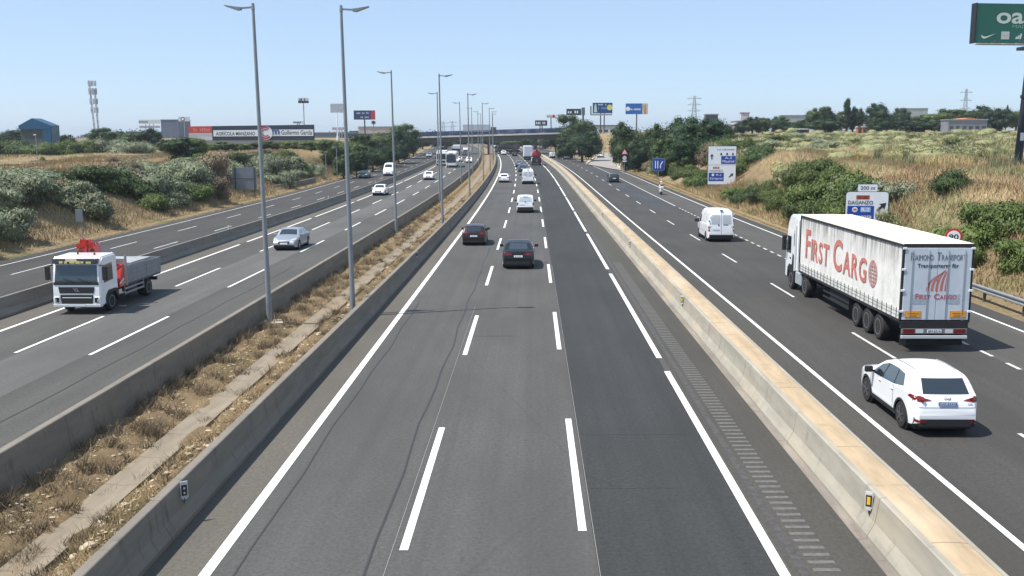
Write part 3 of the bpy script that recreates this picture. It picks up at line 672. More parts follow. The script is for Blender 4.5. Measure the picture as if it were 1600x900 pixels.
    for sg in (1, -1):
        for q in wins: patch('side_window', side(S, sg), q, G, e, 7, 5)
        patch('tail_lamp', rear(S), tl(sg), TAIL, e, 6, 3); patch('tail_lamp_side', side(S, sg, .009), tls, TAIL, e, 3, 3)
        patch('headlamp', front(S), [(sg*.42, .70 if kind != 'van' else .78), (sg*.82, .74 if kind != 'van' else .84), (sg*.80, .86 if kind != 'van' else 1.02), (sg*.46, .80 if kind != 'van' else .95)], HEADL, e, 5, 3)
        mirror(e, sg*(S.hw(L*.7, 1.0)+.02), (ws[0][1]-.28), S.bz(L*.7)+.10, BLKPL if kind in ('suv', 'kangoo', 'van') else paint, 1.15 if kind != 'van' else 1.7)
        for yy in wb:
            # dark wheel house inside the arch
            pass
        if kind in ('suv', 'coupe_suv'):
            for yc in wb:
                v = []; f = []; R0, R1 = .435, .50
                for k in range(13):
                    a = pi*k/12
                    for rr in (R0, R1): yv = yc+rr*cos(a); zv = .33+rr*sin(a) if k not in (0, 12) else .30; v.append((sg*(S.hw(yv, zv)+.010), yv, zv))
                    if k: f.append((2*k-2, 2*k-1, 2*k+1, 2*k))
                mk('arch_trim', v, f, BLKPL, e)
        lowz = .27 if kind in ('suv', 'coupe_suv') else .22
        patch('sill_trim', side(S, sg, .012), [(wb[0]+.45, lowz), (wb[1]-.45, lowz), (wb[1]-.45, lowz+.13), (wb[0]+.45, lowz+.13)], BLKPL if kind in ('suv', 'coupe_suv', 'van') else paint, e, 6, 2)
        for yy in wb: wheel(e, sg*(W/2-.12), yy, r, .23, rimm, 5 if kind != 'van' else 0, sg)
        if kind in ('suv', 'coupe_suv', 'hatch', 'sedan'):
            for qa, qb in zip(wins, wins[1:]): patch('pillar_trim', side(S, sg, .006), [(qa[1][0]-.02, qa[1][1]+.005), (qb[0][0]+.02, qb[0][1]+.005), (qb[3][0]+.03, qb[3][1]-.01), (qa[2][0]-.03, qa[2][1]-.01)], BLKPL, e, 2, 4)
        # door seams
        for yy in (wins[0][1][0]+.02, wins[-1][1][0]+.06):
            mk('door_seam', [(sg*(S.hw(yy+d, z)+.006), yy+d, z) for z in np.linspace(.42, S.bz(yy), 7) for d in (0, .014)], [(2*i, 2*i+1, 2*i+3, 2*i+2) for i in range(6)], INK, e)
        if kind in ('suv', 'hatch', 'sedan', 'coupe_suv'):
            for yy in (1.9, 2.85): h = MB().box(-.02, .02, -.09, .09, -.015, .015, .008).build('door_handle', paint, e); h.location = (sg*(S.hw(yy-.3, .92)+.012), yy-.30, .93)
    patch('windscreen', topf(S), ws, G if kind != 'sedan' else GLASS, e, 8, 6)
    if rw: patch('rear_window', rear(S, .014), rw, G if kind != 'kangoo' else mat('pale_rear_panel', (.52, .58, .61), .3, coat=.4), e, 8, 5)
    MB().box(-W/2+.14, W/2-.14, .25, L-.25, .16, .42).build('underbody', BLKPL, e)
    for yy in wb: MB().lathe([(r+.06, -W/2+.07), (r+.06, W/2-.07)], n=18, off=(0, yy, r)).build('wheel_house', BLKPL, e)
    hb = .30 if kind in ('suv', 'coupe_suv') else .26
    hi = {'suv': .50, 'coupe_suv': .50, 'kangoo': .62, 'van': .55}.get(kind, .38)
    fr = lambda x, z: (x, S.ry(x, z, 0)-.02, z)
    patch('rear_bumper_trim', fr, [(-W*.46, hb), (W*.46, hb), (W*.46, hi), (-W*.46, hi)], BLKPL, e, 14, 3)
    patch('front_grille', front(S, .014), [(-.40, .48), (.40, .48), (.42, .68), (-.42, .68)], BLKPL, e, 6, 3)
    patch('front_bumper_trim', front(S, .014), [(-.75, .28), (.75, .28), (.72, .40), (-.72, .40)], BLKPL, e, 8, 2)
    pz, px0 = {'suv': (.90, 0), 'coupe_suv': (.80, 0), 'hatch': (.72, 0), 'sedan': (.78, 0), 'kangoo': (.92, -.36), 'van': (1.0, -.42)}[kind]
    pm = PLATEB if dark_plate else PLATE
    pl = patch('licence_plate', rear(S, .03), [(px0-.26, pz-.055), (px0+.26, pz-.055), (px0+.26, pz+.055), (px0-.26, pz+.055)], pm, e, 2, 1, False)
    if plate:
        t = text(plate, 'plate_text', WHT if dark_plate else INK, .44, .075, .002, pl); t.location = (px0, S.ry(px0, pz, 0)-.034, pz)
    fp = patch('licence_plate', front(S, .03), [(-.26, .46), (.26, .46), (.26, .57), (-.26, .57)], PLATE, e, 2, 1, False)
    if kind == 'suv':
        # round badge, fog lamps, roof rails, tailgate seam
        mb = MB()
        for k in range(20):
            a0, a1 = 2*pi*k/20, 2*pi*(k+1)/20; y0 = S.ry(0, 1.04, 0)-.018
            mb.bar((.085*cos(a0), y0, 1.045+.068*sin(a0)), (.085*cos(a1), y0, 1.045+.068*sin(a1)), .012, .010)
        mb.bar((-.08, y0, 1.06), (-.03, y0, 1.07), .01, .01).bar((-.03, y0, 1.07), (0, y0, 1.02), .01, .01).bar((.08, y0, 1.06), (.03, y0, 1.07), .01, .01).bar((.03, y0, 1.07), (0, y0, 1.02), .01, .01)
        mb.build('badge', CHROME, e)
        for sg in (1, -1):
            patch('reflector', rear(S, .03), [(sg*.58, .40), (sg*.86, .40), (sg*.84, .47), (sg*.60, .47)], TAIL, e, 4, 1)
            mb = MB()
            ys = np.linspace(.95, 2.2, 10)
            for a_, b_ in zip(ys, ys[1:]): mb.bar((sg*.57, a_, S.top(a_)-.012), (sg*.57, b_, S.top(b_)-.012), .016, .02)
            mb.build('roof_rail', mat('rail_grey', (.3, .3, .3), .4), e)
            MB().tube((sg*.55, -.01, .36), (sg*.55, .15, .36), .045, n=12).build('exhaust', CHROME, e)
        patch('tailgate_seam', rear(S, .012), [(-.78, .80), (.78, .80), (.78, .815), (-.78, .815)], mat('seam_grey', (.25, .25, .26), .5), e, 10, 1)
        text('CX', 'trim_lettering', GREYP, .13, .045, .003, e).location = (.62, S.ry(.62, .9, 0)-.012, .90)
    if kind == 'van':
        y0 = S.ry(0, 1.4, 0)
        for x_ in (-.02,):
            patch('door_gap', rear(S, .012), [(-.012, .60), (.012, .60), (.012, 2.25), (-.012, 2.25)], mat('gap_grey', (.22, .23, .24), .6), e, 1, 10)
        pw = mat('panel_grey', (.50, .53, .54), .4, coat=.3)
        for sg in (1, -1):
            patch('door_panel', rear(S, .012), [(sg*.10, 1.38), (sg*.74, 1.38), (sg*.70, 2.05), (sg*.10, 2.05)], pw, e, 4, 6)
            for z_ in (1.0, 1.6, 2.1): MB().box(-.03, .03, -.03, .03, -.06, .06, .01).build('hinge', BLKPL if z_ == 1.6 else paint, e).location = (sg*.93, .03, z_)
            patch('side_moulding', side(S, sg, .015), [(1.7, .72), (3.7, .72), (3.7, .80), (1.7, .80)], mat('moulding_grey', (.45, .45, .44), .6), e, 6, 1)
            for a_, b_ in ((1.35, 2.25), (2.35, 3.2)): patch('side_panel', side(S, sg, .012), [(a_, 1.42), (b_, 1.42), (b_, 2.1), (a_, 2.1)], mat('panel_white', (.70, .71, .71), .35, coat=.3), e, 4, 4)
        MB().tube((-.2, y0-.03, 1.30), (-.2, y0-.0, 1.30), .06, n=16).build('badge', GREYP, e)
        MB().box(.15, .52, y0-.02, y0, 1.28, 1.33).build('nameplate', GREYP, e)
        MB().box(-.10, .10, .10, .25, 2.36, 2.43, .01).build('brake_light', BLKPL, e)
        MB().box(-.85, .85, -.07, .02, .42, .56, .02).build('rear_step', BLKPL, e)
    if kind == 'kangoo':
        y0 = S.ry(0, 1.1, 0)-.02
        MB().tube((0, y0-.02, 1.18), (0, y0+.02, 1.18), .055, n=14).build('badge', BLKPL, e)
        MB().box(-.30, .30, .10, .16, 1.745, 1.775, .006).build('brake_light', BLKPL, e)
        MB().box(.24, .26, y0-.01, y0, .8, .98).build('handle', GREYP, e)
    return S, b
def add_vehicle(name, label, cat, kind, paint, o, Y, near='rear', plate='', group=None, rimm=None, **kw):
    Ls = {'suv': 4.55, 'coupe_suv': 4.75, 'hatch': 4.3, 'sedan': 4.7, 'kangoo': 4.3, 'van': 5.3}
    e = vehicle(name, label, cat, o, Y, near, Ls[kind], group); make_car(e, kind, paint, plate=plate, rimm=rimm, **kw); return e
G1 = 'cars on the motorway'
suv = add_vehicle('parked_car', 'white compact SUV with dark rear window in the lane behind the trailer truck', 'car', 'suv', WHITE, 10.97, 24.55, plate='2518 LDZ', dark_plate=True, rimm=RIMD)
suv.name = 'suv'; suv.scale = (.955, 1, 1)
add_vehicle('suv', 'black coupe style SUV in the middle lane, nearest vehicle on the central road', 'car', 'coupe_suv', BLACKP, -.85, 58.0, plate='4519 KPL')
add_vehicle('car', 'dark maroon hatchback beside the white left edge line of the central road', 'car', 'hatch', MAROON, -4.35, 71.2, plate='7206 GHT')
add_vehicle('small_van', 'small white delivery van with black bumper, nearest van on the central road', 'van', 'kangoo', WHITE, -.7, 102.5, plate='')
v2 = add_vehicle('small_van', 'white van with grey markings on its rear doors, ahead of the small delivery van', 'van', 'van', WHITE, -.38, 160, plate=''); v2.scale = (1.02, .95, 1.0)
add_vehicle('car', 'white car in the left lane of the central road, left of the white van', 'car', 'hatch', WHITE, -4.45, 165)
add_vehicle('car', 'dark blue car just ahead of the van with grey markings', 'car', 'hatch', BLUEP, -1.15, 206)
add_vehicle('car', 'pale blue grey car ahead of the dark blue car', 'car', 'sedan', GREYP, -1.6, 233)
add_vehicle('car', 'dark car in the left lane under the overpass', 'car', 'hatch', BLACKP, -.7, 322)
add_vehicle('car', 'white car under the overpass beside the left edge line', 'car', 'hatch', WHITE, -4.1, 336)
add_vehicle('van', 'tall white panel van on the right service road ahead of the trailer truck', 'van', 'van', WHITE, 14.45, 73.2, plate='')
add_vehicle('car', 'dark green black hatchback on the right service road ahead of the motorcycle', 'car', 'hatch', mat('paint_darkgreen', (.012, .028, .022), .25, coat=.6), 14.3, 164)
add_vehicle('small_van', 'small white van on the right service road near the overpass', 'van', 'kangoo', WHITE, 10.3, 300)
add_vehicle('car', 'silver car on the right service road near the overpass piers', 'car', 'sedan', SILVER, 13.9, 288)
rc = vehicle('car', 'white car coming down the joining ramp on the right', 'car', loc=(26.4, 290, 2.2), rz=-.19, L=4.5); make_car(rc, 'suv', WHITE)
# oncoming
add_vehicle('car', 'silver sedan on the oncoming road, right of the crane truck', 'car', 'sedan', SILVER, -17.75, 68.3, 'front')
add_vehicle('car', 'white car driving along the left edge line of the oncoming road', 'car', 'sedan', WHITE, -21.05, 132.5, 'front')
add_vehicle('car', 'white car in the middle lane of the oncoming road ahead of the bus', 'car', 'hatch', WHITE, -18.3, 174, 'front')
add_vehicle('car', 'dark green car on the left service road ahead of the white van', 'car', 'hatch', GREENP, -31., 180, 'front')
add_vehicle('van', 'white van facing the camera on the left service road', 'van', 'van', WHITE, -27.7, 190, 'front')
add_vehicle('car', 'white car beside the bus on the oncoming road', 'car', 'hatch', WHITE, -17.7, 270, 'front')
add_vehicle('car', 'white car next to the median barrier near the overpass', 'car', 'hatch', WHITE, -14.6, 262, 'front')
add_vehicle('car', 'pale silver car under the left end of the overpass', 'car', 'sedan', SILVER, -28.7, 312, 'front')
add_vehicle('car', 'dark car behind the bus on the oncoming road', 'car', 'hatch', BLACKP, -17.6, 330, 'front')
add_vehicle('car', 'white car beyond the overpass on the oncoming road', 'car', 'hatch', WHITE, -18.1, 392, 'front')
add_vehicle('van', 'white van under the overpass beside the white lorry', 'van', 'van', WHITE, -25.9, 352, 'front')

# ---------------- trucks, bus, motorcycle
TARP = None
def tarp_mat():
    m = mat('dirty_tarp', (.62, .60, .55), .7, spec=.3); b = m.node_tree.nodes['Principled BSDF']
    v = vecs(m, 'Object', (1, .8, .45)); a = noise(m, v, 2.2, 8, .42, .70, .78)
    c = mixn(m, a, (.76, .745, .70), (.52, .505, .47))
    # grime that runs down from the roof line
    n = m.node_tree.nodes; L = m.node_tree.links
    g = noise(m, vecs(m, 'Object', (1, 2.6, .12)), 1.6, 6, .42, .62, .75)
    tc = n.new('ShaderNodeTexCoord'); sx = n.new('ShaderNodeSeparateXYZ'); L.new(tc.outputs['Object'], sx.inputs[0])
    mr = n.new('ShaderNodeMapRange'); mr.inputs[1].default_value = 2.9; mr.inputs[2].default_value = 3.95; L.new(sx.outputs[2], mr.inputs[0])
    mu = n.new('ShaderNodeMath'); mu.operation = 'MULTIPLY'; L.new(g, mu.inputs[0]); L.new(mr.outputs[0], mu.inputs[1])
    c = mixn(m, mu.outputs[0], c, (.07, .068, .06)); L.new(c, b.inputs['Base Color'])
    bp = n.new('ShaderNodeBump'); bp.inputs['Strength'].default_value = .12; bp.inputs['Distance'].default_value = .04
    wv = noise(m, vecs(m, 'Object', (1, 2.2, .08)), 1.4, 2, .2, .8); L.new(wv, bp.inputs['Height']); L.new(bp.outputs[0], b.inputs['Normal']); return m
TARP = tarp_mat(); REARD = mat('trailer_door', (.56, .61, .66), .45, var=.06, scale=1.5)
FADED = mat('faded_red_print', (.50, .165, .13), .75, var=.22, scale=4); MAGR = mat('magenta_red_print', (.50, .05, .08), .6); DGREY = mat('grey_print', (.14, .15, .17), .6)
def caps(words, big, small, m, parent, gap=.25, bold=.0, wsc=.78):
    """small-capital lettering; returns list of (object, x, z) laid out on a line of width 1-based units"""
    items = []; x = 0
    for wd in words:
        for i, ch in enumerate(wd):
            h = big if i == 0 else small
            o = text(ch.upper(), 'letter', m, None, h, .003, None, bold); o.scale.x = wsc
            xs = [v.co.x for v in o.data.vertices]; wdt = (max(xs)-min(xs))*wsc
            items.append((o, x+wdt/2, h/2)); x += wdt+h*.10
        x += gap
    return items, x-gap
def join_text(name, items, m, parent):
    v = []; f = []
    for o, M in items:
        n = len(v); v += [tuple(M @ Vector((p.co.x*o.scale.x, p.co.y, p.co.z*o.scale.z))) for p in o.data.vertices]; f += [tuple(i+n for i in q.vertices) for q in o.data.polygons]
        bpy.data.objects.remove(o)
    return mk(name, v, f, m, parent)
def trailer_truck():
    e = vehicle('trailer_truck', 'long dirty white trailer with red lettering pulled by a white tractor on the right', 'truck', 14.86, 34.9, 'rear', 16.4)
    W, L, z0, z1 = 2.52, 13.6, 1.18, 4.0
    MB().box(-W/2+.02, W/2-.02, .06, L-.02, z0, z1-.03).build('trailer_box', TARP, e)
    MB().box(-W/2-.005, W/2+.005, .02, L, z1-.028, z1+.035, .02).build('trailer_roof', CREAM, e)
    mb = MB()
    for sg in (1, -1):
        mb.bar((sg*(W/2+.008), .0, z1-.05), (sg*(W/2+.008), L, z1-.05), .04, .09); mb.bar((sg*(W/2), .0, z0-.03), (sg*(W/2), L, z0-.03), .05, .10)
        mb.box(sg*W/2-.03, sg*W/2+.03, -.01, .09, z0, z1-.05); mb.box(sg*W/2-.03, sg*W/2+.03, L-.06, L+.02, z0, z1-.05)
    mb.box(-W/2, W/2, -.02, .05, z1-.10, z1+.02)
    mb.build('frame', BLKPL, e)
    # aluminium side boards with buckle straps below the curtain
    mb = MB(); st = MB()
    for sg in (1, -1):
        mb.box(*(sorted((sg*(W/2+.0), sg*(W/2+.016)))), .12, L-.12, z0+.03, z0+.40)
        for k in range(27):
            y = .35+k*.5; st.box(*(sorted((sg*(W/2+.018), sg*(W/2+.03)))), y-.02, y+.02, z0-.06, z0+.44)
        for zz in (z0+.15, z0+.28): st.box(*(sorted((sg*(W/2+.017), sg*(W/2+.021)))), .12, L-.12, zz-.008, zz+.008)
    mb.build('side_board', mat('board_white', (.62, .62, .58), .6, var=.15, scale=2.5), e); st.build('curtain_strap', mat('strap_grey', (.07, .07, .07), .8), e)
    # rear doors
    for sg in (1, -1):
        d = MB().box(*sorted((sg*.008, sg*(W/2-.05))), -.03, .05, z0+.02, z1-.13, .012).build('rear_door', REARD, e)
        MB().tube((sg*.35, -.05, z0+.05), (sg*.35, -.05, z1-.2), .014, n=8).tube((sg*.95, -.05, z0+.05), (sg*.95, -.05, z1-.2), .014, n=8).build('lock_rod', mat('rod', (.42, .46, .50), .4, .5), d)
        for k in range(4): MB().box(*sorted((sg*(W/2-.09), sg*(W/2+.05))), -.06, -.02, z0+.3+k*.78, z0+.38+k*.78, .01).build('hinge', WHT, d)
        MB().box(sg*.82-.29, sg*.82+.29, -.045, -.031, z0+.10, z0+.36).build('warning_plate', mat('orange_plate', (.75, .27, .03), .5), e)
        pl = MB().box(sg*.82-.25, sg*.82+.25, -.049, -.046, z0+.13, z0+.33).build('plate_field', mat('orange_yellow', (.80, .38, .04), .5), e)
        t = text('VEICOLO', 'plate_lettering', mat('brown_ink', (.30, .07, .02), .6), .42, .05, .002, e); t.location = (sg*.82, -.052, z0+.27)
        t = text('LUNGO', 'plate_lettering', mat('brown_ink', (.30, .07, .02), .6), .30, .05, .002, e); t.location = (sg*.82, -.052, z0+.18)
        MB().box(sg*.62-.24, sg*.62+.24, -.036, -.0305, z0+.62, z0+.98).build('ghost_patch', mat('ghost_grey', (.37, .43, .47), .5, var=.15, scale=6), e)
    def rear_caps(words, big, small, m, W_, z, bold=0, wsc=.8):
        it, w_ = caps(words, big, small, m, e, big*.55, bold, wsc); k = W_/w_
        join_text('lettering', [(o, Matrix.Translation(((x-w_/2)*k, -.036, z+zz)) @ Matrix.Diagonal((k*1., 1, 1, 1))) for o, x, zz in it], m, e)
    rear_caps(['Raimond', 'Transport'], .29, .20, DGREY, 2.02, 3.42)
    t = text('Transporterar för', 'lettering', INK, 1.50, .19, .003, e, .01); t.location = (0, -.036, 3.20)
    rear_caps(['First', 'Cargo'], .20, .15, MAGR, 1.52, 1.98, .01, 1.)
    # fan of five red curved stripes
    for k in range(5):
        xa = -.34+k*.165; v = []; f = []
        for i in range(13):
            t_ = i/12; cx = xa+(.28-xa)*.86*(t_**1.9)+.02*k*t_; zz = 2.28+.78*(t_**.75)*(1-.07*abs(k-2)); wd = .050*(1-t_*.45)
            nx = -(1.0); v += [(cx-wd, -.035, zz-.0), (cx+wd, -.035, zz+.0)]
            if i: f.append((2*i-2, 2*i-1, 2*i+1, 2*i))
        mk('logo_stripe', v, f, FADED, e)
    # bumper, lights, number plate
    MB().box(-W/2+.03, W/2-.03, -.04, .10, .88, z0-.03, .01).build('rear_sill', BLKPL, e)
    lb = MB().box(-W/2+.06, W/2-.06, -.05, .02, .68, .88, .01).build('light_bar', mat('lightbar_grey', (.22, .23, .24), .5, .4), e)
    for sg in (1, -1): MB().box(*sorted((sg*.72, sg*1.14)), -.065, -.045, .70, .86, .005).build('tail_lamp', TAIL, e)
    p = MB().box(-.26, .26, -.068, -.052, .72, .84).build('licence_plate', PLATE, e); t = text('BM 6214', 'plate_text', INK, .44, .08, .002, e); t.location = (0, -.071, .78)
    for xs in (-.54, .54): MB().box(xs-.14, xs+.14, -.062, -.05, .71, .85).build('white_sticker', mat('sticker', (.6, .63, .6), .6), e)
    MB().box(-W/2+.05, W/2-.05, -.08, 0, .50, .62, .015).build('under_run_bar', mat('bar_pale', (.58, .60, .60), .5, .2), e)
    MB().box(-W/2+.1, W/2-.1, .2, .24, .2, .62).build('mud_flap', RUB, e)
    MB().box(-.55, .55, .1, 12.2, .80, 1.08).box(-W/2+.15, W/2-.15, .3, L-.3, 1.04, 1.14).build('chassis', BLKPL, e)
    MB().box(-1.15, -.6, 6.1, 8.8, .45, 1.0, .03).box(.6, 1.15, 6.1, 8.8, .45, 1.0, .03).build('pallet_box', mat('dirty_black', (.03, .028, .026), .8), e)
    for sg in (1, -1):
        mb = MB()
        for zz in (.55, .80): mb.bar((sg*1.2, 5.9, zz), (sg*1.2, 9.6, zz), .03, .09)
        mb.build('side_guard', BLKPL, e)
        for y in (2.3, 3.61, 4.92): wheel(e, sg*1.06, y, .50, .34, RIM, 0, sg)
        for y in (12.6,): wheel(e, sg*1.0, y, .51, .48, RIM, 0, sg)
        wheel(e, sg*1.06, 15.25, .51, .32, RIM, 0, sg)
        MB().box(*sorted((sg*.72, sg*1.22)), 13.35, 14.45, .42, 1.02, .05).build('fuel_tank', mat('tank_pale', (.52, .56, .58), .35, .4), e)
        MB().prism([(12.0, .9), (12.05, 1.12), (12.3, 1.16), (13.2, 1.16), (13.3, 1.0), (13.25, .95), (12.2, 1.05)], sg*.78, sg*1.22, 'x').build('mudguard', BLKPL, e)
        MB().prism([(14.55, .55), (14.6, 1.15), (15.0, 1.22), (15.6, 1.22), (15.95, 1.05), (15.98, .55), (15.85, .55), (15.75, .95), (14.85, .95), (14.7, .55)], sg*.90, sg*1.235, 'x').build('wheel_arch', BLKPL, e)
        MB().prism([(14.42, 1.0), (15.1, 1.25), (15.0, 1.9), (14.45, 1.7)], sg*1.235, sg*1.245, 'x').build('dark_panel', BLKPL, e)
    MB().box(-.45, .45, 11.8, 16.0, .55, .95).build('tractor_frame', mat('rusty_frame', (.10, .05, .035), .8, var=.3, scale=5), e)
    # cab
    cab = MB().prism([(14.35, 1.0), (14.35, 3.75), (14.6, 3.92), (15.6, 3.90), (16.05, 3.45), (16.28, 2.55), (16.42, 1.55), (16.40, .55), (15.98, .5), (15.9, 1.05), (15.6, 1.22), (14.9, 1.22), (14.6, 1.0)], -1.23, 1.23, 'x')
    c = cab.build('cab', WHITE, e); bm = bmesh.new(); bm.from_mesh(c.data); bmesh.ops.bevel(bm, geom=[ed for ed in bm.edges if len(ed.link_faces) == 2 and ed.calc_face_angle(0) > .9], offset=.07, segments=3, affect='EDGES'); bm.to_mesh(c.data); bm.free(); auto_smooth(c)
    for sg in (1, -1):
        MB().prism([(15.35, 1.85), (16.22, 1.85), (16.05, 2.75), (15.35, 2.75)], sg*1.232, sg*1.240, 'x').build('side_window', GLASS, e)
        MB().prism([(14.40, 1.05), (14.50, 1.05), (14.50, 3.4), (14.40, 3.4)], sg*1.232, sg*1.30, 'x').build('side_deflector', WHITE, e)
        MB().prism([(14.60, 2.3), (14.85, 2.3), (14.85, 3.1), (14.60, 3.1)], sg*1.232, sg*1.238, 'x').build('rear_side_window', GLASS, e)
        MB().box(*sorted((sg*1.30, sg*1.52)), 16.0, 16.18, 1.95, 2.75, .04).bar((sg*1.2, 16.05, 2.7), (sg*1.42, 16.1, 2.7), .04, .04).bar((sg*1.2, 16.05, 2.0), (sg*1.42, 16.1, 2.0), .04, .04).build('mirror', BLKPL, e)
        MB().box(*sorted((sg*1.232, sg*1.25)), 15.30, 15.55, 1.58, 1.64).build('door_handle', BLKPL, e)
    # side print on the curtain, both sides
    for sg in (-1, 1):
        it, w_ = caps(['First', 'Carg'], 1.42, 1.02, FADED, e, .42, .02, .80)
        Wt = 8.9; k = Wt/w_
        y_a = 12.6 if sg < 0 else 1.2
        def M(x, zz, sg=sg, k=k): # left side: text runs from front to rear
            if sg < 0: return Matrix(((0, 1, 0, -W/2-.004), (-k, 0, 0, y_a-x*k), (0, 0, 1, 1.98+zz), (0, 0, 0, 1)))
            return Matrix(((0, -1, 0, W/2+.004), (k, 0, 0, y_a+x*k), (0, 0, 1, 1.98+zz), (0, 0, 0, 1)))
        join_text('curtain_lettering', [(o, M(x, zz)) for o, x, zz in it], FADED, e)
        # globe made of rings
        mb = MB(); cy = y_a+sg*(Wt+.62); X = sg*(W/2+.006)
        def ring(ry, rz, n=28, cz=0):
            for i in range(n):
                a0, a1 = 2*pi*i/n, 2*pi*(i+1)/n; mb.bar((X, cy+ry*cos(a0), 2.50+cz+rz*sin(a0)), (X, cy+ry*cos(a1), 2.50+cz+rz*sin(a1)), .008, .045)
        ring(.46, .52); ring(.30, .50); ring(.12, .50)
        for z_ in (-.3, -.15, 0, .15, .3): wv = .46*sqrt(1-(z_/.52)**2); mb.bar((X, cy-wv, 2.5+z_), (X, cy+wv, 2.5+z_), .008, .04)
        mb.build('globe_print', mat('faded_pink', (.50, .27, .25), .7), e)
    return e
trailer_truck()

def crane_truck():
    L = 7.7; e = vehicle('crane_truck', 'white flatbed truck with folded red crane behind the cab, facing the camera on the left', 'truck', -20.72, 42.7, 'front', L)
    e.scale = (.91, .94, .90)
    # local y: 0 rear, L front
    W = 2.42
    cab = MB().prism([(L-2.0, .95), (L-2.0, 2.75), (L-1.85, 2.93), (L-.35, 2.90), (L-.18, 2.72), (L-.02, 1.75), (L, .95), (L, .42), (L-.55, .42), (L-.62, .85), (L-.8, 1.0), (L-1.7, 1.0), (L-1.85, .95)], -W/2, W/2, 'x')
    c = cab.build('cab', WHITE, e); bm = bmesh.new(); bm.from_mesh(c.data); bmesh.ops.bevel(bm, geom=[ed for ed in bm.edges if ed.calc_face_angle(0) > .9], offset=.07, segments=3, affect='EDGES'); bm.to_mesh(c.data); bm.free(); auto_smooth(c)
    fy = lambda z: L-.18+.16*(2.72-z)/.97 if z > 1.75 else L-.02+.02*(1.75-z)/.8
    fr = lambda x, z: (x, fy(z)+.012, z)
    patch('windscreen', fr, [(-1.08, 1.62), (1.08, 1.62), (1.04, 2.50), (-1.04, 2.50)], GLASSB, e, 8, 5)
    patch('scuttle', lambda x, z: (x, fy(z)+.018, z), [(-1.14, 1.50), (1.14, 1.50), (1.14, 1.64), (-1.14, 1.64)], BLKPL, e, 4, 1)
    for x in (-.35, .35): MB().bar((x-.3, fy(1.7)+.03, 1.66), (x+.3, fy(1.85)+.03, 1.84), .02, .02).build('wiper', BLKPL, e)
    MB().box(-1.12, 1.12, L-.30, L+.06, 2.58, 2.84, .04).build('sun_visor', mat('visor_dark', (.06, .065, .07), .4), e)
    mb = MB()
    for i, (x, w_) in enumerate(((-.72, .26), (-.40, .14), (-.18, .22), (.10, .26), (.42, .14), (.66, .18))): mb.box(x-w_/2, x+w_/2, L+.062, L+.068, 2.60+.01*(i % 2), 2.70+.015*(i % 3))
    mb.build('visor_marks', mat('pale_yellow', (.72, .60, .22), .6), e)
    MB().box(-.14, .42, L+.00, L+.07, 2.70, 2.86, .01).build('visor_board', mat('cream_board', (.75, .68, .40), .6), e)
    patch('grille', lambda x, z: (x, fy(z)+.014, z), [(-.86, 1.08), (.86, 1.08), (.92, 1.40), (-.92, 1.40)], BLKPL, e, 4, 2)
    # slanted bar emblem: ring with a bar
    mb = MB(); mb.bar((-.16, L+.03, 1.16), (.16, L+.03, 1.33), .02, .03)
    for k in range(16):
        a0, a1 = 2*pi*k/16, 2*pi*(k+1)/16; mb.bar((.085*cos(a0), L+.03, 1.245+.085*sin(a0)), (.085*cos(a1), L+.03, 1.245+.085*sin(a1)), .02, .02)
    mb.build('emblem', RIM, e)
    patch('lower_grille', lambda x, z: (x, fy(z)+.016, z), [(-.78, .50), (.78, .50), (.84, 1.0), (-.84, 1.0)], BLKPL, e, 4, 2)
    MB().box(-.74, .74, L+.01, L+.025, .84, .88).build('grille_bar', WHITE, e)
    MB().box(-1.2, 1.2, L-.25, L+.05, .38, .54, .03).build('bumper', mat('bumper_white', (.62, .63, .63), .5), e)
    MB().box(-.42, .42, L+.052, L+.06, .42, .54).build('licence_plate', PLATE, e)
    for sg in (1, -1):
        MB().box(*sorted((sg*.86, sg*1.19)), L-.04, L+.035, .58, .92, .05).build('headlamp_frame', WHITE, e); MB().box(*sorted((sg*.90, sg*1.08)), L+.03, L+.045, .62, .86, .02).build('headlamp', BLKPL, e)
        MB().box(*sorted((sg*1.02, sg*1.12)), L+.032, L+.05, .66, .78, .02).build('lamp_lens', HEADL, e)
        MB().prism([(L-1.45, 1.62), (L-.42, 1.55), (L-.38, 2.45), (L-1.40, 2.5)], sg*(W/2+.002), sg*(W/2+.012), 'x').build('side_window', GLASS, e)
        MB().prism([(L-2.0, .45), (L-2.02, 1.0), (L-1.7, 1.12), (L-.85, 1.12), (L-.5, .8), (L-.5, .42), (L-.7, .42), (L-.85, .8), (L-1.0, .95), (L-1.6, .95), (L-1.85, .7)], sg*(W/2-.3), sg*(W/2+.008), 'x').build('wheel_arch', BLKPL, e)
        MB().box(*sorted((sg*1.32, sg*1.56)), L-.16, L-.02, 1.75, 2.45, .04).bar((sg*1.15, L-.2, 2.5), (sg*1.46, L-.1, 2.46), .04, .04).build('mirror', BLKPL, e)
        wheel(e, sg*1.02, L-1.28, .48, .30, mat('grey_rim', (.30, .30, .30), .5, .4), 0, sg); wheel(e, sg*.95, 1.85, .48, .50, mat('grey_rim', (.30, .30, .30)), 0, sg)
        # flatbed side boards
        gb = mat('aluminium_board', (.25, .265, .28), .5, .3, var=.12, scale=2)
        for a_, b_, zt_ in ((.10, 2.05, 2.0), (2.10, 4.60, 2.06)):
            MB().box(*sorted((sg*1.19, sg*1.23)), a_, b_, 1.12, zt_, .006).build('side_board', gb, e)
            mb = MB()
            for k in range(3): z_ = 1.30+k*.24; mb.box(*sorted((sg*1.231, sg*1.236)), a_+.05, b_-.05, z_, z_+.02)
            mb.build('board_groove', mat('groove_grey', (.18, .19, .21), .6), e)
        MB().box(*sorted((sg*1.16, sg*1.25)), 4.60, 4.72, 1.0, 2.65, .01).build('corner_post', STEEL, e)
        mb = MB()
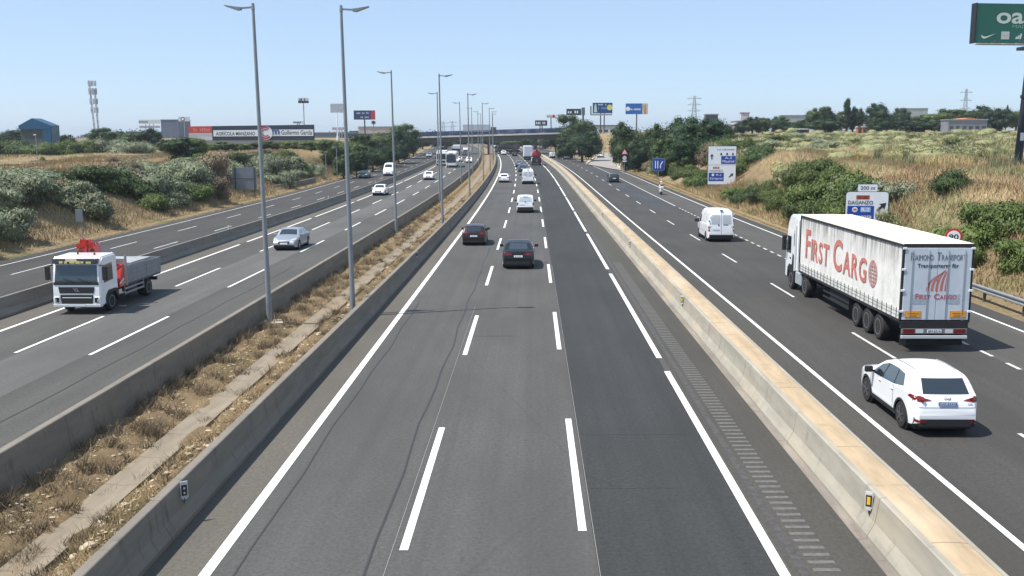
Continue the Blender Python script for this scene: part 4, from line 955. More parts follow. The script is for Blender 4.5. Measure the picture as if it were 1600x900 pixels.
        for zz in (.62, .86): mb.bar((sg*1.18, 2.5, zz), (sg*1.18, 4.9, zz), .03, .10)
        for y in (2.5, 4.9): mb.bar((sg*1.18, y, .55), (sg*1.18, y, 1.1), .05, .05)
        mb.build('side_guard', STEEL, e)
        MB().box(*sorted((sg*.75, sg*1.1)), 3.1, 4.3, .6, 1.05, .03).build('tool_box', mat('tool_box_dark', (.08, .03, .03), .6), e)
    MB().box(-1.2, 1.2, 4.60, 4.68, 1.1, 2.45, .01).build('headboard', mat('headboard_grey', (.30, .30, .33), .5, .3), e)
    MB().box(-1.2, 1.2, .04, .10, 1.12, 1.98, .01).build('tail_board', mat('aluminium_board', (.33, .35, .38)), e)
    MB().box(-1.2, 1.2, .1, 4.6, 1.0, 1.12).box(-.4, .4, .0, L-.5, .65, 1.0).build('bed', STEELD, e)
    MB().box(-1.05, 1.05, 1.0, 3.6, 1.5, 2.12, .05).build('cargo', mat('pale_cargo', (.30, .32, .33), .7, var=.15, scale=2), e)
    MB().box(-.9, .9, -.15, .0, .6, .8, .02).build('rear_bumper', BLKPL, e)
    # red folding crane between cab and bed
    mb = MB(); y = 5.15; n0 = len(bpy.data.objects)
    mb.box(-.45, .45, y-.28, y+.28, 1.0, 1.9, .04).tube((0, y, 1.8), (0, y, 2.75), .17, n=12)
    mb.bar((0, y, 2.75), (.85, y+.05, 3.15), .26, .30).bar((.9, y+.05, 3.2), (1.0, y+.02, 1.25), .26, .34).bar((-.10, y, 2.75), (.55, y, 3.28), .3, .28).bar((.35, y-.15, 3.25), (1.05, y-.1, 2.95), .22, .24).bar((-.30, y+.05, 3.05), (.75, y+.1, 3.32), .24, .22).bar((-.3, y-.22, 2.6), (-.12, y-.22, 3.42), .16, .2).bar((.0, y-.12, 3.40), (.75, y-.12, 2.78), .16, .2).bar((.30, y+.12, 2.6), (.42, y+.12, 3.44), .16, .2).bar((.55, y-.2, 2.6), (.95, y-.2, 3.25), .14, .16).bar((-.3, y+.05, 2.75), (.95, y+.05, 2.70), .2, .2).tube((.36, y-.3, 3.32), (.36, y+.3, 3.32), .10, n=10)
    mb.v = [(-.8*a_+.15+(.65 if c_ > 2.5 else 0), b_, c_+(.12 if c_ > 2.2 else 0)) for a_, b_, c_ in mb.v]
    cr = mb.build('crane', REDP, e)
    MB().tube((-.2, y+.05, 2.3), (-.75, y+.1, 2.8), .05, n=8).tube((-.80, y+.2, 1.5), (-.80, y+.15, 2.9), .035, n=8).build('hydraulic_ram', CHROME, e)
    MB().prism([(y-.25, 1.05), (y+.45, 1.05), (y+.35, 1.5), (y-.05, 2.25), (y-.25, 2.1)], -1.24, -.80, 'x').build('crane_foot', REDP, e); MB().bar((-1.25, y+.42, 1.25), (-1.25, y-.1, 1.45), .02, .07).build('white_stripe', WHT, e)
    MB().bar((.6, 4.66, 2.72), (1.15, 3.9, 2.80), .06, .10).tube((1.0, 4.6, 2.4), (1.0, 4.6, 2.75), .05, n=8).build('work_lamp_bar', BLKPL, e)
    MB().tube((-.55, L-1.0, 2.92), (-.55, L-1.0, 3.02), .05, n=10).tube((.4, L-1.2, 2.92), (.4, L-1.2, 3.02), .05, n=10).build('beacon', mat('amber_dark', (.12, .05, .01), .4), e)
    return e
crane_truck()
def lorry(label, o, Y, near, L, W, H, cabc, boxc, group='lorries far along the road', cab_h=2.8, name='lorry', front_glass=True, loc=None, rz=None, tank=False):
    e = vehicle(name, label, 'truck', o, Y, near, L, None, loc, rz)
    c = MB().box(-W/2+.04, W/2-.04, L-2.0, L, .5, cab_h, .10).build('cab', cabc, e)
    MB().prism([(L-.002, 1.55), (L+.012, 1.55), (L-.0, cab_h-.35), (L-.01, cab_h-.35)], -W/2+.14, W/2-.14, 'x').build('windscreen', GLASS, e)
    MB().box(-W/2+.2, W/2-.2, L-.01, L+.015, .75, 1.3).build('grille', BLKPL, e)
    for sg in (1, -1):
        MB().box(*sorted((sg*(W/2-.42), sg*(W/2-.10))), L, L+.02, .62, .80).build('headlamp', HEADL, e)
        MB().box(*sorted((sg*(W/2+.06), sg*(W/2+.26))), L-.2, L-.08, 1.6, 2.3, .03).build('mirror', BLKPL, e)
        MB().prism([(L-1.4, 1.6), (L-.3, 1.6), (L-.35, cab_h-.35), (L-1.4, cab_h-.35)], sg*(W/2-.04), sg*(W/2-.028), 'x').build('side_window', GLASS, e)
        for y in (1.6, 2.9, L-1.2): wheel(e, sg*(W/2-.2), y, .48, .32, RIM, 0, sg)
        MB().box(*sorted((sg*(W/2-.45), sg*(W/2-.12))), -.03, .02, .75, .90).build('tail_lamp', TAIL, e)
    if tank:
        MB().lathe([(.2, .1), (W*.42, .15), (W*.5, .5), (W*.5, L-2.7), (W*.42, L-2.4), (.2, L-2.35)], n=22, axis='y', off=(0, 0, 1.2+W*.5)).build('tank', boxc, e, True)
    else:
        MB().box(-W/2, W/2, 0, L-2.15, 1.05, H, .04).build('cargo_box', boxc, e)
        MB().box(-W/2+.08, -.01, -.02, .01, 1.15, H-.12, .01).box(.01, W/2-.08, -.02, .01, 1.15, H-.12, .01).build('rear_door', boxc, e)
    MB().box(-W/2+.2, W/2-.2, .0, L-.3, .5, 1.04).build('chassis', BLKPL, e)
    return e
WBOX = mat('white_box', (.70, .71, .72), .5)
lorry('white lorry facing the camera beside the bus on the oncoming road', -20.9, 242, 'front', 9, 2.5, 3.7, WHITE, WBOX, cab_h=3.3)
lorry('tall white lorry with dark front behind the bus, near the overpass', -19.4, 300, 'front', 10, 2.5, 4.0, BLACKP, WBOX, cab_h=3.0)
lorry('white box trailer seen from behind left of the red tank truck', 2.2, 284, 'rear', 12, 2.5, 4.0, WHITE, mat('lilac_white', (.60, .60, .66), .5))
lorry('pale tank lorry turning away under the overpass', 0, 0, 'rear', 11, 2.5, 3.4, WHITE, mat('dusty_tank', (.42, .40, .35), .5), loc=(2.5, 352, 2.75), rz=.85, tank=True)
lorry('grey box lorry crossing the overpass', 0, 0, 'rear', 12, 2.5, 3.7, STEELD, mat('grey_box', (.34, .38, .42), .6), loc=(-17.5, BY+5.5, ZT(-14)+.02), rz=-pi/2+.026)
def red_truck():
    e = vehicle('tank_truck', 'black truck with dark red tank seen from behind on the central road', 'truck', 3.0, 243, 'rear', 8)
    MB().box(-1.15, 1.15, .2, 7.9, .5, 1.05).build('chassis', BLKPL, e)
    MB().box(-1.15, 1.15, -.02, .5, .45, 1.9, .08).build('rear_body', BLKPL, e); MB().tube((0, -.03, 1.2), (0, .05, 1.2), .32, n=16).build('rear_hatch', GREYP, e)
    MB().lathe([(.3, .3), (1.0, .5), (1.15, .9), (1.15, 4.8), (.9, 5.4), (.3, 5.6)], n=20, axis='y', off=(0, 0, 2.65)).build('tank', mat('dark_red_tank', (.25, .02, .025), .35, coat=.3), e, True)
    MB().box(-.25, .25, .2, .7, 3.5, 3.95, .05).build('filler', mat('dark_red_tank', (.25, .02, .025)), e)
    MB().box(-1.2, 1.2, 6.0, 8, .6, 3.0, .1).build('cab', WHITE, e)
    for sg in (1, -1):
        for y in (1.5, 2.9, 6.9): wheel(e, sg*1.0, y, .48, .34, RIM, 0, sg)
        MB().box(*sorted((sg*.7, sg*1.1)), -.05, -.02, .55, .72).build('tail_lamp', TAIL, e)
        MB().bar((sg*1.15, .3, 2.2), (sg*1.45, .2, 2.3), .05, .3).build('mirror', BLKPL, e)
red_truck()
def bus():
    L = 12; e = vehicle('bus', 'white coach with large dark windscreen facing the camera on the oncoming road', 'bus', -17.75, 230, 'front', L)
    MB().box(-1.25, 1.25, 0, L, .35, 3.55, .18).build('body', WHITE, e)
    patch('windscreen', lambda x, z: (x, L+.015, z), [(-1.12, 1.15), (1.12, 1.15), (1.08, 3.1), (-1.08, 3.1)], GLASSB, e, 2, 2)
    MB().box(-1.0, 1.0, 2, L-2, 3.5, 3.75, .08).build('roof_unit', WBOX, e)
    for sg in (1, -1):
        MB().box(*sorted((sg*1.25, sg*1.262)), .5, L-.6, 1.5, 2.9).build('side_window', GLASS, e); MB().box(*sorted((sg*.85, sg*1.15)), L, L+.02, .62, .82, .01).build('headlamp', HEADL, e)
        MB().box(*sorted((sg*1.35, sg*1.5)), L-.1, L+.15, 2.1, 2.8, .03).bar((sg*1.2, L, 3.1), (sg*1.42, L+.1, 2.8), .05, .05).build('mirror', BLKPL, e)
        for y in (2.8, L-2.6): wheel(e, sg*1.1, y, .48, .3, RIM, 0, sg)
    MB().box(-.5, .5, L+.002, L+.02, 3.15, 3.35).build('destination_board', BLKPL, e); MB().box(-.9, .9, L+.002, L+.018, .42, .56).build('lower_grille', BLKPL, e)
bus()
def skin_body(name, joints, edges, m, parent, sub_=1):
    me = bpy.data.meshes.new(name); me.from_pydata([j[0] for j in joints], edges, []); o = bpy.data.objects.new(name, me); COL.objects.link(o)
    sk = o.modifiers.new('s', 'SKIN'); sb = o.modifiers.new('b', 'SUBSURF'); sb.levels = sb.render_levels = sub_
    for i, j in enumerate(joints): me.skin_vertices[0].data[i].radius = j[1]; 
    me.skin_vertices[0].data[0].use_root = True
    dg = bpy.context.evaluated_depsgraph_get(); nm = bpy.data.meshes.new_from_object(o.evaluated_get(dg)); bpy.data.objects.remove(o)
    nm.name = name; nm.materials.clear(); nm.materials.append(m); nm.polygons.foreach_set('use_smooth', [True]*len(nm.polygons))
    ob = bpy.data.objects.new(name, nm); COL.objects.link(ob); ob.parent = parent; return ob
def motorcycle():
    e = vehicle('motorcycle', 'white motorcycle seen from behind near the outer edge of the right service road', 'motorcycle', 17.9, 132, 'rear', 2.1)
    for y in (.35, 1.75):
        wheel(e, 0, y, .31, .13, RIMD, 5, 1)
    MB().prism([(.05, .62), (.25, .95), (.9, .82), (1.2, .9), (1.55, 1.15), (1.75, 1.3), (1.85, 1.0), (1.95, .7), (1.5, .35), (.6, .32)], -.17, .17, 'x').build('fairing', WHITE, e)
    MB().box(-.22, .22, -.05, .38, .85, 1.20, .06).build('top_case', WHITE, e); MB().box(-.10, .10, -.02, .03, .66, .76, .02).build('tail_lamp', TAIL, e)
    MB().prism([(.35, .86), (.4, .96), (1.0, .9), (1.05, .82)], -.17, .17, 'x').build('seat', BLKPL, e)
    MB().bar((-.38, 1.45, 1.12), (.38, 1.45, 1.12), .035, .035).box(-.45, -.38, 1.45, 1.5, 1.2, 1.3).box(.38, .45, 1.45, 1.5, 1.2, 1.3).build('handlebar', BLKPL, e)
    MB().box(-.18, .18, 1.7, 1.74, 1.2, 1.6, .02).build('windshield', GLASS, e); MB().box(-.09, .09, -.07, -.05, .5, .62).build('licence_plate', PLATE, e)
    r = empty('person'); r.location = e.location; r.rotation_euler = e.rotation_euler
    tag(r, 'rider in pale jacket and white helmet sitting on the motorcycle', 'person')
    jt = [((0, .62, .98), (.16, .14)), ((0, .66, 1.15), (.15, .12)), ((0, .74, 1.38), (.19, .13)), ((0, .80, 1.50), (.07, .07)), ((0, .83, 1.60), (.07, .08)), ((0, .85, 1.72), (.09, .10)),
          ((.20, .78, 1.44), (.07, .07)), ((.30, .98, 1.22), (.05, .05)), ((.34, 1.36, 1.14), (.04, .04)), ((-.20, .78, 1.44), (.07, .07)), ((-.30, .98, 1.22), (.05, .05)), ((-.34, 1.36, 1.14), (.04, .04)),
          ((.12, .72, .94), (.10, .10)), ((.22, 1.12, .82), (.075, .075)), ((.20, 1.02, .42), (.05, .05)), ((.20, 1.16, .36), (.04, .035)), ((-.12, .72, .94), (.10, .10)), ((-.22, 1.12, .82), (.075, .075)), ((-.20, 1.02, .42), (.05, .05)), ((-.20, 1.16, .36), (.04, .035))]
    ed = [(0, 1), (1, 2), (2, 3), (3, 4), (4, 5), (2, 6), (6, 7), (7, 8), (2, 9), (9, 10), (10, 11), (0, 12), (12, 13), (13, 14), (14, 15), (0, 16), (16, 17), (17, 18), (18, 19)]
    skin_body('body', jt, ed, mat('pale_jacket', (.55, .40, .38), .8, var=.1), r)
    h = MB().lathe([(.03, -.14), (.10, -.10), (.135, -.02), (.13, .06), (.09, .12), (.02, .145)], n=16, axis='z', off=(0, .85, 1.74)).build('helmet', WHT, r, True)
    MB().prism([(.93, 1.69), (.985, 1.70), (.975, 1.80), (.93, 1.80)], -.09, .09, 'x').build('visor', GLASS, h)
    MB().prism([(.60, 1.06), (.55, 1.1), (.60, 1.45), (.70, 1.46)], -.15, .15, 'x').build('back_protector', mat('dark_vest', (.10, .03, .03), .8), r)
motorcycle()

# ================= SIGNS =================
def rounded(w_, h, r=.12, n=4):
    pts = []
    for cx, cz, a0 in ((w_/2-r, h/2-r, 0), (-w_/2+r, h/2-r, pi/2), (-w_/2+r, -h/2+r, pi), (w_/2-r, -h/2+r, 1.5*pi)):
        for k in range(n+1): a = a0+pi/2*k/n; pts.append((cx+r*cos(a), cz+r*sin(a)))
    return pts
def panel(w_, h, z, m, par, name='panel', y0=-.03, y1=.03, r=.1, x=0): return MB().prism([(px_+x, pz+z) for px_, pz in rounded(w_, h, r)], y0, y1, 'y').build(name, m, par)
def tx(s, z, w_, h, m, par, x=0, y=-.045, bold=.0, name='lettering', rot=0):
    t = text(s, name, m, w_, h, .002, par, bold); t.location = (x, y, z); t.rotation_euler.y = rot; return t
def arrow(x, z, s, ang, m, par, y=-.04):
    p = [(-.10, -.5), (.10, -.5), (.10, .05), (.32, .0), (0, .5), (-.32, .0), (-.10, .05)]
    q = [(x+s*(a*cos(ang)+b*sin(ang)), z+s*(-a*sin(ang)+b*cos(ang))) for a, b in p]
    return MB().prism(q, y-.004, y+.005, 'y').build('arrow', m, par)
def sign(name, loc, rz, label, cat='road sign'):
    e = empty(name, loc, rz); return tag(e, label, cat)
def posts(e, xs, z, r=.06, m=None):
    for x in xs: MB().tube((x, .09, -.5), (x, .09, z), r, n=10).build('post', m or STEEL, e)
BLK = mat('sign_black', (.015, .018, .03), .5); BROWNR = mat('road_number_orange', (.36, .07, .03), .5)
# large two panel direction sign
p = P(25.2, 128); p.z = Zx(p.x, 128)
S1 = sign('direction_sign', p, -.06, 'tall white two panel direction sign on posts on the right bank, beyond the white van')
zb = at(1128, 288, 128).z-p.z
panel(3.62, 2.52, zb+1.26, SIGNW, S1, r=.06); panel(3.62, 2.42, zb+2.56+1.21, SIGNW, S1, r=.06)
for zc, hh in ((zb+1.26, 2.52), (zb+3.77, 2.42)):
    panel(3.70, hh+.05, zc, BLK, S1, 'sign_border', -.026, -.004, .08)
tx('LA GRANJA', zb+4.55, 2.3, .20, BLK, S1, .48); arrow(-1.35, zb+3.65, .75, 0, BLK, S1)
for x in (-.15, .62, 1.38): MB().prism([(x-.14, zb+3.85), (x+.14, zb+3.85), (x+.10, zb+4.10), (x-.06, zb+4.14)], -.045, -.03, 'y').build('pictogram', BLK, S1)
pb = panel(1.90, 1.06, zb+3.20, SIGNB, S1, 'blue_field', -.038, -.01, .05, .82); tx('A-2', zb+3.48, .9, .30, WHT, S1, .82); tx('Madrid', zb+3.02, 1.5, .34, WHT, S1, .82)
panel(.85, .26, zb+2.18, BROWNR, S1, 'road_number', -.038, -.01, .03, -.75); tx('M-100', zb+2.18, .6, .15, WHT, S1, -.75); tx('DAGANZO', zb+1.80, 1.75, .22, BLK, S1, -.75)
panel(1.98, 1.12, zb+.98, SIGNB, S1, 'blue_field', -.038, -.01, .05, -.72); MB().tube((-1.15, -.045, zb+1.25), (-1.15, -.03, zb+1.25), .17, n=16).build('round_symbol', WHT, S1)
tx('R-2', zb+1.25, .62, .24, WHT, S1, -.38); tx('Zaragoza', zb+.75, 1.7, .34, WHT, S1, -.72); arrow(1.25, zb+1.2, .75, R(48), BLK, S1)
posts(S1, (-1.2, 1.2), zb+4.9, .09)
# 200 m sign near the truck
p = P(24.0, 69); p.z = Zx(p.x, 69)
S2 = sign('direction_sign', p, -.12, 'white road sign with arrow behind the trailer truck, small 200 m plate on top')
zt_ = at(1355, 300, 69).z-p.z; k = 69/F
panel(2.92, 2.45, zt_-1.22, SIGNW, S2, r=.22); panel(3.02, 2.55, zt_-1.22, BLK, S2, 'sign_border', -.026, -.004, .26)
panel(1.35, .50, zt_+.29, SIGNW, S2, 'distance_plate', r=.06); panel(1.40, .55, zt_+.29, BLK, S2, 'plate_border', -.024, -.004, .07); tx('200 m', zt_+.29, 1.0, .26, BLK, S2, 0, -.035, .01)
panel(.92, .30, zt_-.38, BROWNR, S2, 'road_number', -.038, -.01, .03, -.30); tx('M-100', zt_-.38, .66, .17, BLK, S2, -.30)
tx('DAGANZO', zt_-.75, 1.72, .27, BLK, S2, -.45, -.045, .008); panel(1.85, 1.12, zt_-1.55, SIGNB, S2, 'blue_field', -.038, -.01, .03, -.42)
MB().tube((-.82, -.048, zt_-1.26), (-.82, -.03, zt_-1.26), .19, n=20).build('round_symbol', WHT, S2); MB().tube((-.82, -.052, zt_-1.26), (-.82, -.049, zt_-1.26), .15, n=20).build('symbol_ring', mat('pink_ring', (.7, .5, .5), .5), S2); MB().box(-.92, -.72, -.056, -.053, zt_-1.29, zt_-1.23).build('symbol_bar', BLK, S2)
panel(.70, .36, zt_-1.26, mat('number_field', (.25, .42, .70), .5), S2, 'number_field', -.046, -.03, .03, -.08); tx('R-2', zt_-1.26, .56, .25, WHT, S2, -.08, -.052, .01); tx('Zaragoza', zt_-1.78, 1.55, .36, WHT, S2, -.42, -.045, .008)
arrow(1.02, zt_-1.05, .85, R(48), BLK, S2); posts(S2, (-.9, .9), zt_-.1, .07)
# speed limit 90
def round_sign(loc, rz, label, txt, r=.42, zc=2.6):
    e = sign('speed_sign', loc, rz, label)
    MB().tube((0, -.02, zc), (0, .02, zc), r, n=32).build('red_disc', RED, e); MB().tube((0, -.03, zc), (0, -.019, zc), r*.76, n=32).build('white_disc', WHT, e)
    tx(txt, zc, r*1.12, r*.66, BLK, e, 0, -.034, .02); posts(e, (0,), zc+.3, .04); return e
p = P(21.6+.5, 49); p.z = Zx(p.x, 49); zc = at(1490, 370, 49).z-p.z
q = at(1490, 370, 49); q.z = Zx(q.x, 49); round_sign(q, -.2, 'round red rimmed speed limit sign reading 90 above the trailer truck', '90', .42, at(1490, 370, 49).z-q.z)
# blue lane sign
q = at(1029, 257, 165); zc = q.z; q.z = Zx(q.x, 165); e = sign('lane_sign', q, -.1, 'square blue sign with white lane lines on the right bank beyond the motorcycle'); zc -= q.z
panel(1.95, 2.05, zc, SIGNB, e, r=.25); panel(2.02, 2.12, zc, mat('pale_border', (.3, .42, .6), .5), e, 'sign_border', -.026, -.004, .27)
mb = MB()
for x in (-.52, -.12): mb.box(x-.07, x+.07, -.045, -.028, zc-.65, zc+.60)
mb.prism([(.25, zc-.65), (.40, zc-.65), (.42, zc-.05), (.78, zc+.5), (.62, zc+.56), (.27, zc)], -.045, -.028, 'y').build('lane_lines', WHT, e); posts(e, (0,), zc-.9, .06)
# warning triangles
def tri_sign(x, y, Y, label, plates=True, s=.5):
    q = at(x, y, Y); zc = q.z; q.z = Zx(q.x, Y); zc -= q.z; e = sign('warning_sign', q, 0, label)
    MB().prism([(-s, zc-s*.6), (s, zc-s*.6), (0, zc+s*1.1)], -.02, .02, 'y').build('red_triangle', RED, e); MB().prism([(-s*.66, zc-s*.4), (s*.66, zc-s*.4), (0, zc+s*.72)], -.03, -.019, 'y').build('white_triangle', WHT, e)
    MB().box(-.03, .03, -.036, -.029, zc-.2, zc+.15).build('symbol', BLK, e)
    if plates: MB().tube((0, -.03, zc-1.1), (0, .0, zc-1.1), .42, n=20).build('round_plate', mat('grey_white', (.6, .6, .6), .5), e); MB().box(-.4, .4, -.03, 0, zc-1.85, zc-1.6).build('lower_plate', WHT, e)
    posts(e, (0,), zc, .05); return e
tri_sign(976, 238, 190, 'triangular warning sign above a round plate right of the ramp', True, .68); tri_sign(901.5, 236.5, 262, 'triangular warning sign left of the ramp mouth', False, .5); tri_sign(891, 236, 300, 'small triangular warning sign beside the overpass pier', False, .5)
# backs of signs on the left
q = at(382, 280, 128); q.z = Zx(q.x, 128); e = sign('sign_back', q, .12, 'large blank grey back of a road sign on the left bank')
z0 = at(382, 297, 128).z-q.z; MB().box(-1.55, 1.55, -.03, .03, z0, z0+3.0, .01).build('panel', SIGNBK, e)
for x in (-1.15, 1.3): MB().box(x-.07, x+.07, -.17, -.03, -.8, z0+3.0).build('post', STEELD, e)
MB().box(-1.5, 1.5, -.06, -.03, z0+1.48, z0+1.54).build('brace', STEELD, e)
q = P(-35.6, 75.5); q.z = Zx(q.x, q.y); e = sign('sign_back', q, .05, 'small grey sign on a thin post at the edge of the left service road'); zc = at(155, 336, 75.5).z-q.z
MB().box(-.28, .28, -.02, .02, zc-.55, zc+.45, .01).build('panel', SIGNBK, e); posts(e, (.1,), zc+.4, .035)
for (x, y0, y1, Y, lb) in ((527, 275, 232, 175, 'thin pole on the left bank behind the second lamp post'), (576, 268, 248, 186, 'short dark post on the left bank near the dark green car'), (510, 279, 240, 168, 'slim post by the low wall on the left bank')):
    q = at(x, y0, Y); e = sign('marker_pole', Vector((q.x, Y, Zx(q.x, Y))), 0, lb, 'pole'); MB().tube((0, 0, -.5), (0, 0, at(x, y1, Y).z-Zx(q.x, Y)), .06, .05, 8).build('pole', STEEL, e)
q = foot(57, 150); e = sign('street_lamp', q, 0, 'thin single lamp pole standing in the left field before the blue shed', 'lamp'); h = at(52, 211, 150).z-q.z
MB().tube((0, 0, -.3), (0, 0, h), .06, .04, 8).build('pole', STEEL, e); MB().box(-.3, .05, -.1, .1, h-.03, h+.10, .02).build('lamp_head', WHT, e)
tag(wall_along('low_wall', [P(-36.6, 165, .05), P(-36.9, 150, .05), P(-37.6, 142, .05)], .9, .3, mat('grey_low_wall', (.17, .15, .14), .9, var=.2, scale=2), ''), 'low grey wall at the foot of the left bank before the trees', 'wall')

# ================= BILLBOARDS =================
def bars(par, x0, x1, z, h, m, n, y=-.1, seed=0):     # lines of lettering too small to read
    r = random.Random(seed); mb = MB(); x = x0; wv = (x1-x0)/n
    for i in range(n):
        if r.random() > .12: mb.box(x, x+wv*.62, y-.01, y, z-h/2, z+h/2*(1 if r.random() > .4 else .6))
        x += wv
    return mb.build('small_print', m, par)
# big green billboard on the right
q = at(1590, 250, 100); q.z = Zx(q.x, 100)
e = sign('billboard', q, 0, 'dark green billboard with cream lettering on a tall black column at the right edge', 'billboard')
GB = mat('billboard_green', (.012, .12, .085), .5, var=.06, scale=.5); CRM = mat('billboard_cream', (.62, .66, .58), .5)
z0 = at(1525, 66, 97).z-q.z; z1 = at(1528, 4, 97).z-q.z; xl = at(1526, 40, 97).x-q.x
b = empty('board', (0, -1.6, 0)); b.parent = e; b.rotation_euler.z = R(7)
xr = 7.6
MB().box(xl, xr, -.25, .25, z0, z1, .01).build('board_face', GB, b)
MB().box(xl-.10, xl+.02, -.3, .5, z0-.05, z1+.03).build('board_side', BLKE, b)
mb = MB(); mb.bar((xl-.3, -1.1, z0-.25), (xr, -1.1, z0-.25), .9, .05)
for k in range(9): x = xl+.5+k*1.45; mb.bar((x, .2, z0-.1), (x, -1.5, z0-.22), .08, .12)
mb.build('catwalk', STEEL, b)
mb = MB()
for k in range(5): x = xl+1.4+k*2.6; mb.bar((x, -.3, z0-.1), (x, -1.7, z0+.05), .05, .05).box(x-.2, x+.2, -1.85, -1.6, z0, z0+.14)
mb.build('floodlight', STEELD, b)
H = z1-z0; t_ = lambda s, zz, w_, h, x, m=CRM, bo=.0: tx(s, zz, w_, h, m, b, x, -.26, bo)
ox = lambda px: at(px, 40, 97).x-q.x
t_('oasiz', z0+H*.68, 6.0, 1.45, ox(1560)+3.0, CRM, .02); t_('MADRID', z0+H*.42, 2.6, .30, ox(1588)+1.3, mat('soft_green_print', (.22, .38, .32), .5))
# tick shaped emblem
mb = MB(); v = [(0, .38), (.10, .08), (.34, 0), (.60, .08), (1.55, .52), (.70, .26), (.42, .20), (.22, .26)]
cx = ox(1536); mb.prism([(cx+a, z0+H*.10+c_) for a, c_ in v], -.262, -.252, 'y').build('tick_emblem', CRM, b)
MB().box(ox(1570), ox(1570)+.85, -.262, -.252, z0+H*.09, z0+H*.29).build('pale_square', mat('pale_square', (.55, .56, .48), .5), b); t_('Foot', z0+H*.19, .5, .16, ox(1570)+.42, mat('print_brown', (.3, .2, .12), .5))
mb = MB()
for dx, dz in ((0, 0), (.22, .14), (.44, .30)): mb.prism([(ox(1594)+dx, z0+H*.10), (ox(1594)+dx+.16, z0+H*.10), (ox(1594)+dx+.26, z0+H*.14+dz), (ox(1594)+dx+.12, z0+H*.17+dz)], -.262, -.252, 'y')
mb.build('striped_emblem', CRM, b)
MB().tube((0, 0, -.5), (.5, 0, z0-.2), .40, .36, 20).box(-.6, 1.6, -1.4, .8, z0-.5, z0-.18, .03).build('column', BLKE, e, True)
mb = MB(); mb.box(-.10, .25, -.43, -.36, 2.6, 3.4).build('poster_scrap', WHT, e)
MB().tube((.25, 0, 6.9), (.25, 0, 7.2), .44, n=20).build('column_ring', BLKE, e)

def board(x0, x1, y0, y1, Y, face, label, post=1, base_y=210, name='billboard', thick=.3, postm=None, cat='billboard'):
    a = at(x0, y1, Y); b_ = at(x1, y0, Y); cx = (a.x+b_.x)/2; g = Zx(cx, Y); e = sign(name, Vector((cx, Y, g)), 0, label, cat); w_ = b_.x-a.x
    o = MB().box(-w_/2, w_/2, -thick/2, thick/2, a.z-g, b_.z-g).build('board_face', face, e)
    if post: 
        for k in range(post): x = (k-(post-1)/2)*w_*.18; MB().tube((x, .0, -1), (x, 0, a.z-g+.02), .22 if postm is None else .16, n=10).build('post', postm or STEELD, e)
    return e, w_, a.z-g, b_.z-g
e, w_, z0, z1 = board(926, 957, 160.5, 177, 360, mat('board_navy', (.015, .045, .16), .5), 'navy blue billboard with yellow disc beyond the trees right of the overpass', 2)
h = z1-z0; MB().tube((w_*.36, -.17, z0+h*.55), (w_*.36, -.15, z0+h*.55), h*.27, n=20).build('yellow_disc', mat('disc_yellow', (.65, .62, .15), .5), e); bars(e, -w_*.22, w_*.2, z0+h*.82, h*.12, WHT, 7, -.16, 1); bars(e, -w_*.22, w_*.22, z0+h*.48, h*.20, mat('print_sky', (.12, .35, .62), .5), 8, -.16, 2)
MB().prism([(-w_*.44, z0+h*.1), (-w_*.27, z0+h*.1), (-w_*.33, z0+h*.9), (-w_*.40, z0+h*.85)], -.17, -.155, 'y').build('pale_figure', mat('print_pale', (.5, .58, .5), .5), e)
MB().bar((-w_*.58, -.6, z0-.5), (w_*.48, -.6, z0-.5), .8, .55).build('catwalk', STEEL, e); MB().box(-w_*.62, -w_*.56, -.2, .4, z0-.6, z0+h*.7).build('back_frame', STEELD, e)
e, w_, z0, z1 = board(977.5, 1012.5, 161.5, 178.5, 330, mat('board_blue', (.01, .12, .42), .5), 'bright blue billboard with beige right end beyond the trees', 1)
h = z1-z0; MB().box(w_*.24, w_*.5, -.17, -.152, z0, z1).build('beige_end', mat('board_beige', (.50, .44, .34), .5, var=.25, scale=.8), e); bars(e, -w_*.32, w_*.18, z0+h*.45, h*.16, WHT, 11, -.16, 3); MB().tube((-w_*.40, -.17, z0+h*.5), (-w_*.40, -.15, z0+h*.5), h*.2, n=14).build('white_dot', WHT, e)
MB().prism([(w_*.33, z0), (w_*.42, z0), (w_*.40, z0+h*.9), (w_*.33, z0+h*.8)], -.19, -.171, 'y').build('orange_figure', mat('print_orange', (.5, .2, .08), .5), e)
e, w_, z0, z1 = board(885, 908, 170, 180, 380, mat('board_dark', (.02, .035, .04), .5), 'dark roof sign with white letters above the bridge trees', 2, cat='sign'); bars(e, -w_*.4, w_*.35, (z0+z1)/2, (z1-z0)*.4, WHT, 5, -.16, 4)
e, w_, z0, z1 = board(908.5, 914, 168, 180, 385, mat('board_dark2', (.12, .14, .16), .5), 'small grey sign frame right of the dark roof sign', 2, cat='sign')
e, w_, z0, z1 = board(836, 855, 188, 196.5, 400, mat('board_dark', (.02, .035, .04), .5), 'low dark sign with white lettering behind the bridge railing', 2, cat='sign'); bars(e, -w_*.42, w_*.38, (z0+z1)/2, (z1-z0)*.42, WHT, 6, -.16, 5)
e, w_, z0, z1 = board(854, 868, 179, 184.5, 420, mat('board_white', (.70, .72, .74), .5), 'small white sign with red disc above the overpass', 1, cat='sign'); MB().tube((w_*.3, -.2, (z0+z1)/2), (w_*.3, -.15, (z0+z1)/2), (z1-z0)*.42, n=16).build('red_disc', RED, e); bars(e, -w_*.45, w_*.1, (z0+z1)/2, (z1-z0)*.4, GREYP, 5, -.16, 6)
